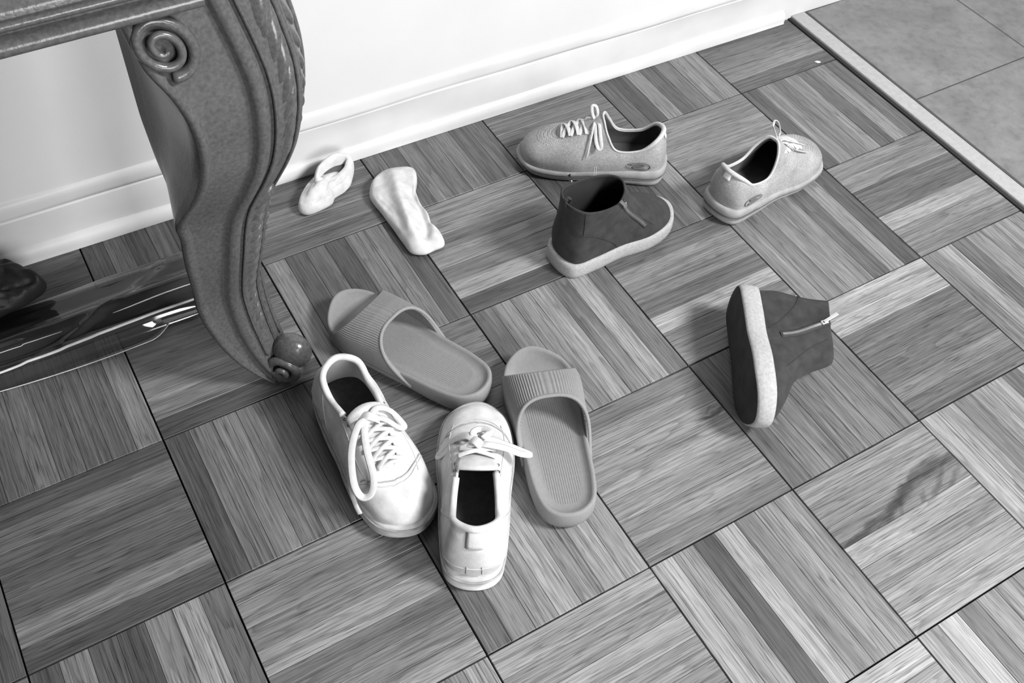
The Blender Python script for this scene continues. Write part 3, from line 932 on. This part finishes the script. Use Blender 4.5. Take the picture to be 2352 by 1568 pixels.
lace(t1, 'lace_end', [kn, (0.142, -0.024, 0.0980), (0.164, -0.044, 0.0790), (0.184, -0.053, 0.0530), (0.200, -0.055, 0.0390), (0.210, -0.054, 0.0300)], 0.007, up=(0.1, -0.6, 0.7))
lace(t1, 'lace_knot', [(0.123, -0.011, 0.0940), (0.128, -0.002, 0.1000), (0.133, 0.005, 0.0990), (0.136, 0.011, 0.0930)], 0.013, 20)
# sneaker with its heel to the viewer
t2, lf2, up2 = make_sneaker('white lace-up sneaker with heel towards viewer, laces tied in a bow', (-0.4345, -0.6108, 0), math.radians(60.0), -1)
lace_grid(t2, lf2, 'white_lace', WX[1:], WYs[1:], WZ[1:])
eyelets(up2, [0.124, 0.114], [0.0255, 0.0262], [0.0895, 0.0905])
kn = (0.154, 0.000, 0.0880)
lace(t2, 'lace_loop', [kn, (0.160, -0.015, 0.0900), (0.158, -0.034, 0.0830), (0.155, -0.053, 0.0750), (0.151, -0.065, 0.0720), (0.148, -0.053, 0.0780), (0.150, -0.034, 0.0870), (0.151, -0.014, 0.0920), kn], 0.010, up=(0.1, -0.1, 0.95))
lace(t2, 'lace_loop', [kn, (0.166, 0.012, 0.0870), (0.170, 0.029, 0.0710), (0.166, 0.044, 0.0510), (0.160, 0.047, 0.0470), (0.158, 0.032, 0.0670), (0.153, 0.010, 0.0880), kn], 0.010, up=(0.1, 0.4, 0.9))
lace(t2, 'lace_end', [kn, (0.170, 0.005, 0.0890), (0.177, -0.005, 0.0870), (0.170, -0.015, 0.0920), (0.158, -0.007, 0.0950)], 0.009)
lace(t2, 'lace_knot', [(0.148, -0.009, 0.0870), (0.152, -0.002, 0.0930), (0.157, 0.004, 0.0920), (0.160, 0.010, 0.0860)], 0.013, 20)

# ================================================================== GREY KNIT SNEAKERS
G_RINGS = [
 [(.008, 0, .032), (.020, -.030, .032), (.060, -.035, .028), (.112, -.037, .022), (.168, -.044, .018), (.220, -.037, .018), (.241, 0, .019)],
 [(.005, 0, .052), (.018, -.031, .050), (.060, -.036, .043), (.110, -.037, .038), (.170, -.044, .038), (.221, -.035, .038), (.239, 0, .038)],
 [(.008, 0, .071), (.020, -.029, .067), (.057, -.034, .055), (.104, -.035, .051), (.160, -.036, .060), (.204, -.025, .056), (.220, 0, .053)],
 [(.013, 0, .085), (.024, -.026, .079), (.053, -.030, .063), (.096, -.031, .059), (.138, -.025, .079), (.166, -.014, .073), (.175, 0, .070)],
 [(.016, 0, .094), (.027, -.022, .086), (.050, -.027, .067), (.086, -.028, .063), (.103, -.023, .086), (.112, -.012, .106), (.115, 0, .109)],
]
def make_knit(label, loc, yaw, mir):
    t = thing('knit_sneaker', label, 'sneaker', loc, yaw, 'pair of grey knit sneakers')
    lf = Loft([mirror_ring(r, mir) for r in G_RINGS], 120, 36)
    up = link('upper', lf.mesh('upper', flip=mir < 0), ['knit', 'knit_inside', 'knit_band'], t)
    solidify(up, 0.0030, -1, 1, 2)
    U = lambda k: k / 12.0
    link('collar_binding', tube_mesh('collar_binding', [p + np.array((0, 0, 0.0003)) for p in lf.G[-1]], 0.0018, 6, True), 'knit_band', t)
    cb = [lf.at(U(q), 0.985, 0.0002) for q in np.linspace(-2.1, 2.1, 40)]
    link('heel_padding', tube_mesh('heel_padding', cb, [0.0008 + 0.0032 * math.sin(math.pi * k / 39) ** 0.5 for k in range(40)], 8), 'knit_band', t)
    half = [(0.0, 0), (0.013, -.034), (.060, -.0395), (.112, -.0395), (.168, -.0480), (.224, -.0415), (.249, 0)]
    spr = lambda x: (max(0, x - .17) / .08) ** 2 * 0.012 + (max(0, 0.03 - x) / 0.03) ** 2 * 0.005
    tp = lambda x: float(np.interp(x, [0, .05, .09, .13, .18, .25], [.037, .033, .027, .023, .021, .023]))
    so = sole_loft('midsole', outline_from(half, mir, 0.97), 140, [
        (0.016, lambda x, y: spr(x)), (0.006, lambda x, y: spr(x) + 0.0005), (0.002, lambda x, y: spr(x) + 0.004), (0.0005, lambda x, y: spr(x) * 0.7 + 0.010),
        (0.0022, lambda x, y: 0.45 * tp(x) + 0.55 * spr(x) + 0.002), (-0.0010, lambda x, y: 0.62 * tp(x) + 0.3 * spr(x)), (0.0004, lambda x, y: 0.92 * tp(x)), (0.0030, lambda x, y: tp(x)), (0.007, lambda x, y: tp(x) - 0.002)],
        t, 'knit_sole')
    ol = cr(np.array(outline_from(half, mir, 0.97)), 140, True)
    link('sole_groove', tube_mesh('sole_groove', [np.array((q[0], q[1], 0.45 * tp(q[0]) + 0.55 * spr(q[0]) + 0.0015)) for q in ol], 0.0011, 5, True), 'knit_inside', so)
    fill_surface('insole', lf, 0.05, -0.002, 'knit_inside', t, 0.93)
    # heel pull tab and binding
    V = [lf.at(U(q), v, 0.0015) for v in np.linspace(0.66, 0.90, 6) for q in np.linspace(-0.22, 0.22, 4)]
    ht = link('pull_tab', mesh_pd('pull_tab', V, grid_faces(6, 4)), 'white_lace', up); solidify(ht, 0.0015, 0)
    # mesh holes over the toe
    holes = []
    for r_ in range(7):
        v = 0.52 + 0.035 * r_
        for q in np.linspace(-1, 1, 15 - r_):
            holes.append((U(6 + q * (1.05 - 0.05 * r_) + 0.03 * (r_ % 2)), v))
    Vh, Fh = [], []
    for u, v in holes:
        c = lf.at(u, v, 0.0003); a = lf.at(u + 0.003, v, 0.0003) - c; b_ = lf.at(u, v + 0.01, 0.0003) - c
        a *= 0.0007 / (np.linalg.norm(a) + 1e-9); b_ *= 0.0013 / (np.linalg.norm(b_) + 1e-9)
        i0 = len(Vh)
        Vh += [c + a, c + b_, c - a, c - b_]; Fh.append((i0, i0 + 1, i0 + 2, i0 + 3))
    hm = link('mesh_holes', mesh_pd('mesh_holes', Vh, Fh), 'knit_inside', up, smooth=False); hm['kind'] = 'stuff'
    # oval emblem with an S-stroke on both heel sides
    for sgn in (1, -1):
        uc, vc = U(1.75 * sgn), 0.22
        def ep(a_, b_, off=0.0008): return lf.at(uc + sgn * a_, vc + b_, off)
        P = [ep(0.036 * math.cos(q), 0.115 * math.sin(q) * (1 - 0.25 * math.cos(q)) + 0.05 * math.cos(q)) for q in np.linspace(0.5, 2 * math.pi - 0.2, 30)]
        em = link('emblem', tube_mesh('emblem', P, 0.0008, 5), 'emblem', up)
        S = [(0.024, 0.085), (0.004, 0.075), (-0.016, 0.05), (-0.014, 0.01), (0.006, -0.005), (0.016, -0.035), (0.002, -0.065), (-0.022, -0.075)]
        link('emblem_letter', tube_mesh('emblem_letter', [ep(a_, b_, 0.0009) for a_, b_ in cr(np.array(S), 30)], 0.0013, 5), 'emblem', em)
    return t, lf, up

GX = [0.176, 0.163, 0.150, 0.137, 0.126]
GY = [0.0175, 0.0190, 0.0200, 0.0210, 0.0215]
def knit_laces(t, lf, bow, side):
    zs = []
    for x, y in zip(GX, GY):
        best = min(lf.G.reshape(-1, 3), key=lambda p: (p[0] - x) ** 2 + (p[1] - y) ** 2 + 0.2 * (p[2] - 0.09) ** 2)
        zs.append(best[2] + 0.0015)
    lace_grid(t, lf, 'grey_lace', GX, GY, zs, 0.0068)
    for name, ctrl, w in bow:
        ribbon(name, ctrl, w, 0.0016, 'grey_lace', t, 50, (0.2, 0.3, 0.9))
k1, klf1, kup1 = make_knit('grey knit sneaker by the baseboard, toe pointing left, dark ankle boot in front of it', (0.2030, -0.1130, 0), math.radians(143.7), 1)
kk = (0.126, 0.000, 0.097)
knit_laces(k1, klf1, [
    ('lace_loop', [kk, (0.124, -0.006, 0.108), (0.128, -0.012, 0.116), (0.134, -0.010, 0.117), (0.132, -0.002, 0.108), kk], 0.005),
    ('lace_loop', [kk, (0.120, 0.012, 0.101), (0.116, 0.026, 0.090), (0.112, 0.036, 0.075), (0.116, 0.038, 0.072), (0.122, 0.030, 0.082), (0.125, 0.012, 0.098), kk], 0.006),
    ('lace_end', [kk, (0.128, 0.014, 0.099), (0.130, 0.028, 0.084), (0.132, 0.038, 0.066), (0.134, 0.042, 0.054)], 0.004)], 1)
k2, klf2, kup2 = make_knit('grey knit sneaker with heel to viewer at right, nearest the stone threshold', (0.2090, -0.2340, 0), math.radians(9.5), 1)
knit_laces(k2, klf2, [
    ('lace_loop', [kk, (0.122, 0.004, 0.110), (0.118, 0.010, 0.124), (0.122, 0.014, 0.132), (0.128, 0.010, 0.128), (0.130, 0.003, 0.112), kk], 0.004),
    ('lace_end', [kk, (0.136, -0.012, 0.096), (0.150, -0.022, 0.084), (0.166, -0.026, 0.074), (0.180, -0.026, 0.066)], 0.006),
    ('lace_end', [kk, (0.140, -0.002, 0.096), (0.158, -0.008, 0.086), (0.176, -0.012, 0.076), (0.186, -0.014, 0.070)], 0.006)], -1)

# ================================================================== DARK ANKLE BOOTS
B_RINGS = [
 [(.008, 0, .028), (.020, -.031, .028), (.060, -.036, .027), (.115, -.038, .024), (.170, -.045, .021), (.222, -.034, .020), (.244, 0, .021)],
 [(.005, 0, .055), (.018, -.032, .055), (.060, -.037, .053), (.115, -.037, .047), (.172, -.044, .040), (.221, -.031, .036), (.239, 0, .036)],
 [(.010, 0, .082), (.022, -.030, .082), (.058, -.035, .080), (.110, -.034, .072), (.160, -.035, .060), (.200, -.023, .053), (.214, 0, .051)],
 [(.013, 0, .106), (.024, -.029, .106), (.055, -.035, .104), (.096, -.033, .100), (.130, -.026, .090), (.152, -.015, .080), (.160, 0, .078)],
 [(.012, 0, .130), (.023, -.028, .130), (.052, -.037, .125), (.088, -.036, .122), (.111, -.025, .126), (.122, -.011, .130), (.125, 0, .131)],
]
BX = 0.895                                          # these boots are short: scale of the length
def make_boot(label, mir, zips):
    t = thing('ankle_boot', label, 'boot', (0, 0, 0), 0, 'pair of dark ankle boots')
    lf = Loft([mirror_ring([(x * BX, y * 0.97, z) for x, y, z in r], mir) for r in B_RINGS], 120, 36)
    up = link('upper', lf.mesh('upper', flip=mir < 0), ['suede', 'boot_inside', 'suede'], t)
    solidify(up, 0.0030, -1, 1, 2)
    U = lambda k: k / 12.0
    half = [(x * BX, y * 0.97) for x, y in [(0.0, 0), (0.013, -.035), (.060, -.041), (.112, -.0415), (.170, -.0490), (.226, -.0385), (.252, 0)]]
    spr = lambda x: (max(0, x - .16) / .065) ** 2 * 0.008
    so = sole_loft('sole', outline_from(half, mir, 0.97), 140, [
        (0.012, lambda x, y: spr(x)), (0.0035, lambda x, y: spr(x)), (0.0008, lambda x, y: spr(x) + 0.003), (0.0, lambda x, y: spr(x) * 0.8 + 0.010),
        (0.0004, lambda x, y: 0.6 * spr(x) + 0.020), (0.0014, lambda x, y: 0.4 * spr(x) + 0.0265), (0.0032, lambda x, y: 0.4 * spr(x) + 0.0282), (0.007, lambda x, y: 0.4 * spr(x) + 0.0270)],
        t, ['boot_sole', 'boot_bottom'], 1)
    fill_surface('insole', lf, 0.05, -0.002, 'boot_inside', t, 0.93)
    def seam(us, vs_, r=0.0007, mat='suede_seam', name='seam', off=0.0004):
        return link(name, tube_mesh(name, [lf.at(u, v, off) for u, v in zip(us, vs_)], r, 5), mat, up)
    q = np.linspace(0, 1, 30)
    for sgn in (1, -1):
        seam([U(sgn * (2.75 - 1.75 * a)) for a in q], 0.06 + 0.47 * np.sin(q * math.pi / 2) ** 0.7)      # heel counter arc
        seam([U(sgn * (1.15 + 0.0 * a)) for a in q], 0.54 + 0.45 * q)                                     # back strap
        seam([U(sgn * (3.55 + 0.55 * a)) for a in q], 0.95 - 0.6 * q, 0.0006)
    for sgn, z0, z1 in zips:
        # zip: tape, teeth, slider and pull
        zp = [lf.at(U(sgn * (z0[0] + (z1[0] - z0[0]) * a)), z0[1] + (z1[1] - z0[1]) * a, 0.0008) for a in np.linspace(0, 1, 40)]
        tape = link('zip_tape', tube_mesh('zip_tape', zp, 0.0050, 8, flat=0.16, up=(0, -sgn * mir, 0.25)), 'zip_tape', up)
        zp = np.array(zp)
        tooth = None
        for k in range(4, 38):
            d = zp[min(k + 1, 39)] - zp[k - 1]; d /= np.linalg.norm(d)
            n_ = np.cross(d, np.array([1.0, 0, 0.4])); n_ /= np.linalg.norm(n_)
            if n_[1] * (-sgn * mir) < 0: n_ = -n_
            s_ = np.cross(n_, d)
            for h_ in (0.0, 0.5):
                c = zp[k] * (1 - h_) + zp[min(k + 1, 39)] * h_ + n_ * 0.0012 + s_ * (0.0009 if h_ else -0.0009)
                if tooth is None:
                    tooth = box_mesh('zip_tooth', -.0016, .0016, -.00045, .00045, -.0006, .0006); tooth.materials.append(M['metal'])
                o = bpy.data.objects.new('zip_tooth', tooth); C.objects.link(o); o.parent = tape
                mm = Matrix.Identity(4)
                for r in range(3): mm[r][0] = s_[r]; mm[r][1] = d[r]; mm[r][2] = n_[r]
                mm.translation = Vector(c)
                o.matrix_local = mm
        c = zp[5]; d = zp[8] - zp[2]; d /= np.linalg.norm(d)
        n_ = np.cross(d, np.array([1.0, 0, 0.4])); n_ /= np.linalg.norm(n_)
        if n_[1] * (-sgn * mir) < 0: n_ = -n_
        s_ = np.cross(n_, d)
        def oriented(o, pos, fwd_):
            mm = Matrix.Identity(4)
            for r in range(3): mm[r][0] = np.cross(fwd_, n_)[r]; mm[r][1] = fwd_[r]; mm[r][2] = n_[r]
            mm.translation = Vector(pos); o.matrix_local = mm
        sl = link('zip_slider', box_mesh('zip_slider', -.0034, .0034, -.005, .005, 0, .003), 'metal', up, smooth=False); bevel(sl, 0.0009)
        oriented(sl, c + n_ * 0.001, d)
        pl = link('zip_pull', box_mesh('zip_pull', -.0024, .0024, -.024, .002, .0030, .0044), 'metal', up, smooth=False); bevel(pl, 0.0006)
        oriented(pl, c + n_ * 0.001, d * 0.97 + s_ * 0.2)
    # frayed pull loop on the collar
    P = [lf.at(0.0, 0.93, 0.001), lf.at(0.0, 1.0, 0.002) + np.array((-0.002, 0, 0.008)), lf.at(0.0, 1.0, 0) + np.array((0.006, 0, 0.009)), lf.at(0.0, 0.97, -0.004)]
    ribbon('pull_loop', P, 0.008, 0.0014, 'suede', t, 20, (1, 0, 0))
    return t, lf
b1, blf1 = make_boot('dark suede ankle boot with pale sole standing upright in front of the knit sneaker', 1, [(1, (3.45, 0.985), (3.80, 0.38)), (-1, (2.05, 0.985), (2.75, 0.34))])
b1.location = (-0.0735, -0.2075, 0); b1.rotation_euler = (0, 0, math.radians(4.0))
for dx in (0.0, 0.010):                                   # loose threads on its collar
    p = np.array(blf1.at(8.6 / 12 + dx, 1.0))
    ribbon('loose_thread', [p, p + (0.001, 0.001, 0.008), p + (0.000, 0.002, 0.016)], 0.0007, 0.0007, 'grey_lace', b1, 10, (1, 0, 0))
b2, blf2 = make_boot('dark suede ankle boot with pale sole lying tipped over on its side', -1, [(-1, (2.62, 0.985), (2.95, 0.25))])
f_ = math.radians(-122.0); tilt = math.radians(4.5)
fx = Vector((math.cos(f_), math.sin(f_), 0)); uz = Vector((-math.sin(f_), math.cos(f_), 0))
uz2 = uz * math.cos(tilt) + Vector((0, 0, -1)) * math.sin(tilt)
yy = uz2.cross(fx)
mm = Matrix.Identity(4)
for r in range(3): mm[r][0] = fx[r]; mm[r][1] = yy[r]; mm[r][2] = uz2[r]
mm.translation = Vector((0.1038, -0.4054, 0.0500))
b2.matrix_world = mm

# ================================================================== SOCKS
def noise3(p, s, seed=0.0):
    from mathutils import noise as mn
    return mn.noise(Vector((p[0] * s + seed, p[1] * s - seed, p[2] * s + 0.37 * seed)))

def cloth_blob(name, outline, height, mat, parent, ridge=None, seed=1.0, n=90, rings=16, lumps=0.003):
    """soft cloth piece: closed outline (x, y) on the floor, domed, with extra ridge function h(x, y)"""
    O = cr(np.array(outline), n, True)
    c = O.mean(0)
    V = []
    # underside edge, bulging side, then in to the middle
    prof = [(0.90, 0.0005), (0.97, 0.12), (1.0, 0.32), (0.985, 0.55), (0.93, 0.78)] + [(0.93 * (1 - k / (rings - 4)), 0.78 + 0.22 * math.sin(min(1, k / (rings - 4) * 1.4) * math.pi / 2)) for k in range(1, rings - 4)]
    for s, hz in prof:
        for q in O:
            p = c + (q - c) * s
            h = height(p[0], p[1]) if callable(height) else height
            z = max(0.0006, hz * h + (lumps * noise3((p[0], p[1], hz), 45, seed) + 0.5 * lumps * noise3((p[0], p[1], hz), 110, seed + 3)) * min(1, hz * 2))
            if ridge is not None: z += ridge(p[0], p[1]) * max(0, hz - 0.5) * 2
            V.append((p[0], p[1], max(0.0005, z)))
    V.append((c[0], c[1], V[-1][2]))
    nr = len(prof); ci = len(V) - 1
    F = grid_faces(nr, n, True)
    F += [((nr - 1) * n + i, (nr - 1) * n + (i + 1) % n, ci) for i in range(n)]
    F.append(tuple(range(n))[::-1])
    me = mesh_pd(name, V, F)
    bm = bmesh.new(); bm.from_mesh(me); bmesh.ops.recalc_face_normals(bm, faces=bm.faces); bm.to_mesh(me); bm.free()
    o = link(name, me, mat, parent)
    ss = o.modifiers.new('smooth', 'SUBSURF'); ss.levels = 1; ss.render_levels = 1
    return o

def seg_ridge(pts, w, h):
    P = np.array(pts, float)
    def f(x, y):
        best = 9
        for a, b_ in zip(P[:-1], P[1:]):
            d = b_ - a; t = max(0, min(1, ((x - a[0]) * d[0] + (y - a[1]) * d[1]) / (d @ d)))
            best = min(best, math.hypot(x - a[0] - t * d[0], y - a[1] - t * d[1]))
        return h * math.exp(-(best / w) ** 2)
    return f
sx, sy = -0.215, 0.0
s2 = thing('ankle_sock', 'pale ankle sock lying stretched out flat on the parquet, heel folded', 'sock', (sx, sy, 0), 0, 'pair of socks')
out2 = [(-.2503, .0673), (-.2359, .085), (-.212, .096), (-.1824, .0926), (-.1654, .0792), (-.1712, .0553), (-.1860, .0306), (-.1930, -.0007), (-.1932, -.0286), (-.1994, -.0524), (-.1960, -.080), (-.2010, -.0955), (-.2180, -.0970), (-.2364, -.0979), (-.2522, -.0856), (-.2545, -.0607), (-.2548, -.0237), (-.2561, .0201), (-.2577, .0486)]
out2 = [(x - sx, y - sy) for x, y in out2]
r_a = seg_ridge([(.010, .075), (-.003, .03), (-.012, -.01), (-.022, -.05), (-.025, -.075)], .011, .012)
r_b = seg_ridge([(.016, .02), (.012, -.02), (.004, -.055), (-.006, -.075)], .006, -.010)
r_c = seg_ridge([(-.02, .085), (-.03, .06), (-.03, .04)], .010, .004)
r_d = seg_ridge([(.016, -.06), (.0, -.085), (-.025, -.088)], .008, .004)
cloth_blob('sock_body', out2, lambda x, y: 0.022, 'sock', s2, lambda x, y: r_a(x, y) + r_b(x, y) + r_c(x, y) + r_d(x, y), 2.0, lumps=0.0018)

sx, sy = -0.31, 0.085
s1 = thing('ankle_sock', 'pale ankle sock crumpled against the baseboard with its cuff rolled open', 'sock', (sx, sy, 0), 0, 'pair of socks')
out1 = [(-.3669, .0800), (-.3480, .1060), (-.3250, .1230), (-.3080, .1320), (-.2880, .1350), (-.2640, .1310), (-.2570, .1180), (-.2670, .0980), (-.2837, .0860), (-.3040, .0800), (-.3142, .0690), (-.3352, .0640), (-.3600, .0640)]
out1 = [(x - sx, y - sy) for x, y in out1]
cloth_blob('sock_body', out1, lambda x, y: 0.026 + 0.05 * max(0, x + 0.02), 'sock', s1, seg_ridge([(-.03, .0), (0.0, .018)], .010, .006), 5.0, lumps=0.0025)
# rolled cuff: a fat ring standing on the body, dark opening inside
def cuff_ring(rx, ry, z, tilt, dy=0.0, k=14):
    """wobbly ellipse round the crumpled leg of the sock; its front dips by tilt"""
    R_ = []
    for q in range(k):
        a = 2 * math.pi * q / k
        R_.append((0.019 + rx * math.cos(a) + 0.0012 * math.sin(5 * a), 0.027 + dy + ry * math.sin(a) + 0.20 * rx * math.cos(a), z + tilt * math.sin(a) + 0.10 * rx * math.cos(a) + 0.0012 * math.sin(3 * a + z * 90)))
    return R_
leg_l = Loft([cuff_ring(0.028, 0.017, 0.0012, 0), cuff_ring(0.0365, 0.0205, 0.007, 0.001), cuff_ring(0.0385, 0.0215, 0.019, 0.003), cuff_ring(0.0370, 0.0195, 0.030, 0.006), cuff_ring(0.0335, 0.0160, 0.0375, 0.009),
              cuff_ring(0.0300, 0.0125, 0.0400, 0.010), cuff_ring(0.0265, 0.0090, 0.0390, 0.009), cuff_ring(0.0245, 0.0072, 0.0345, 0.006), cuff_ring(0.0230, 0.0065, 0.0280, 0.003)], 72, 40)
me = leg_l.mesh('sock_cuff')
bm = bmesh.new(); bm.from_mesh(me); bmesh.ops.recalc_face_normals(bm, faces=bm.faces); bm.to_mesh(me); bm.free()
link('sock_cuff', me, 'sock', s1)
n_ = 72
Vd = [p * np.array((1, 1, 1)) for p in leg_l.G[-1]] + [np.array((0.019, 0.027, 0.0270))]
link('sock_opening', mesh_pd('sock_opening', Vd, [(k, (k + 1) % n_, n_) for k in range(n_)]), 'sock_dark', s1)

# ================================================================== UNDER THE TABLE
# long flat package in clear film
pk = thing('wrapped_package', 'long flat package wrapped in shiny clear plastic lying under the table', 'package', (-0.8, 0.0, 0))
core = link('wrapped_board', box_mesh('wrapped_board', -0.35, 0.270, -0.028, 0.056, 0.0006, 0.016), 'pack_core', pk, smooth=False); bevel(core, 0.004, 3)
prof = [(-0.054, 0.0012), (-0.049, 0.0040), (-0.044, 0.0125), (-0.038, 0.0190), (-0.032, 0.0205), (-0.026, 0.0195), (-0.018, 0.0235), (-0.008, 0.0300), (0.002, 0.0335), (0.010, 0.0305), (0.020, 0.0245), (0.032, 0.0225), (0.046, 0.0240), (0.058, 0.0220), (0.068, 0.0150), (0.075, 0.0050), (0.079, 0.0012)]
pr_ = cr(np.array(prof), 72)
xs = np.linspace(-0.40, 0.296, 110)
V = []
for x in xs:
    for k, (y, z) in enumerate(pr_):
        q = k / 71
        w = (0.0016 * math.sin(x * 9 + 4 * q) + 0.0040 * noise3((x * 0.10, y, 0.1), 75, 2.0) + 0.0016 * noise3((x * 0.5, y * 1.5, 0.7), 40, 6.0) + 0.004 * math.exp(-((x - 0.15 - 0.35 * (q - 0.6)) / 0.012) ** 2)) * math.sin(math.pi * q)
        sq = 1.0 - 0.55 * max(0, (x - 0.24) / 0.056) ** 2
        V.append((x, y + 0.0025 * math.sin(x * 11 + 8 * q), max(0.0008, (z + w) * sq)))
fm = link('film', mesh_pd('film', V, grid_faces(110, 72)), 'film', pk)
if sum(p.normal.z for p in fm.data.polygons) < 0: fm.data.flip_normals()
# loose flap of film on the near side with a curled corner
V = []
for a in np.linspace(0, 1, 40):
    x = -0.06 + 0.235 * a
    wid = 0.022 * math.sin(math.pi * min(1, a * 0.52 + 0.10)) ** 0.8 * (1 - max(0, (a - 0.86) / 0.14) ** 2 * 0.9)
    for b_ in np.linspace(0, 1, 10):
        V.append((x + 0.010 * b_ * a, -0.040 - wid * b_ - 0.004, 0.0165 * (1 - b_) ** 1.5 + 0.0012 + 0.004 * max(0, b_ - 0.75) * 4 * a))
fl = link('film_flap', mesh_pd('film_flap', V, grid_faces(40, 10)), 'film_thin', pk)
if sum(p.normal.z for p in fl.data.polygons) < 0: fl.data.flip_normals()
P = [V[i * 10 + 9] for i in range(40)]
link('flap_edge_glint', tube_mesh('flap_edge_glint', P, 0.0007, 5), 'film_glint', fl)  # pale tube, a painted glint along the flap's rim
def film_line(x0, x1, yf, r, name='glint_line'):
    """pale tube painting a highlight line on the film between x0 and x1"""
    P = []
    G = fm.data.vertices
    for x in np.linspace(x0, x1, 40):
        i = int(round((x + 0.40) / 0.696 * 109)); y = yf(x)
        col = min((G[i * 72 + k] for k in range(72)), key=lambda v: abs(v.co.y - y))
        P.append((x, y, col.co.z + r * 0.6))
    link(name, tube_mesh(name, P, r * np.sin(np.linspace(0.15, math.pi - 0.15, 40)) ** 0.6, 6), 'film_glint', pk)
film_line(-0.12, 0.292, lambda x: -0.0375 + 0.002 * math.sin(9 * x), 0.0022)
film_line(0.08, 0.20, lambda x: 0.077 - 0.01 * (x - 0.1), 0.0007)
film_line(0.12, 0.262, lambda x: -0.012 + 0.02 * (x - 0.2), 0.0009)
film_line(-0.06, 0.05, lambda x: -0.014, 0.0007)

# black bag poking in from the left
bg = thing('black_bag', 'crumpled black fabric bag at the left edge, lying on the wrapped package', 'bag', (-0.83, 0.085, 0))
ob = [(0.088, -0.022), (0.070, 0.012), (0.052, 0.040), (0.030, 0.052), (-0.03, 0.050), (-0.10, 0.046), (-0.13, 0.0), (-0.10, -0.05), (-0.04, -0.055), (0.02, -0.047), (0.056, -0.040)]
def bag_fold(x, y):
    return seg_ridge([(0.085, -0.02), (0.05, 0.012), (0.0, 0.022), (-0.1, 0.02)], .010, .018)(x, y) + seg_ridge([(0.06, 0.025), (0.03, 0.036), (-0.05, 0.03)], .008, -.008)(x, y)
bo = cloth_blob('bag_body', ob, lambda x, y: 0.034, 'black_bag', bg, bag_fold, 9.0, 90, 16, 0.012)
bg.location = (-0.832, 0.088, 0.030)

# chip of white paint on the parquet by the threshold
ch = link('paint_chip', mesh_pd('paint_chip', [(-.006, -.002, .0008), (.001, -.0035, .0008), (.006, .000, .001), (.003, .003, .0018), (-.003, .0025, .0012), (0, 0, .0026)],
          [(0, 1, 5), (1, 2, 5), (2, 3, 5), (3, 4, 5), (4, 0, 5), (4, 3, 2, 1, 0)]), 'chip', smooth=False)
ch.location = (0.6469, 0.0087, 0); ch.rotation_euler = (0, 0, -0.9)
tag(ch, 'small pale chip of paint on the parquet near the stone threshold', 'paint chip')
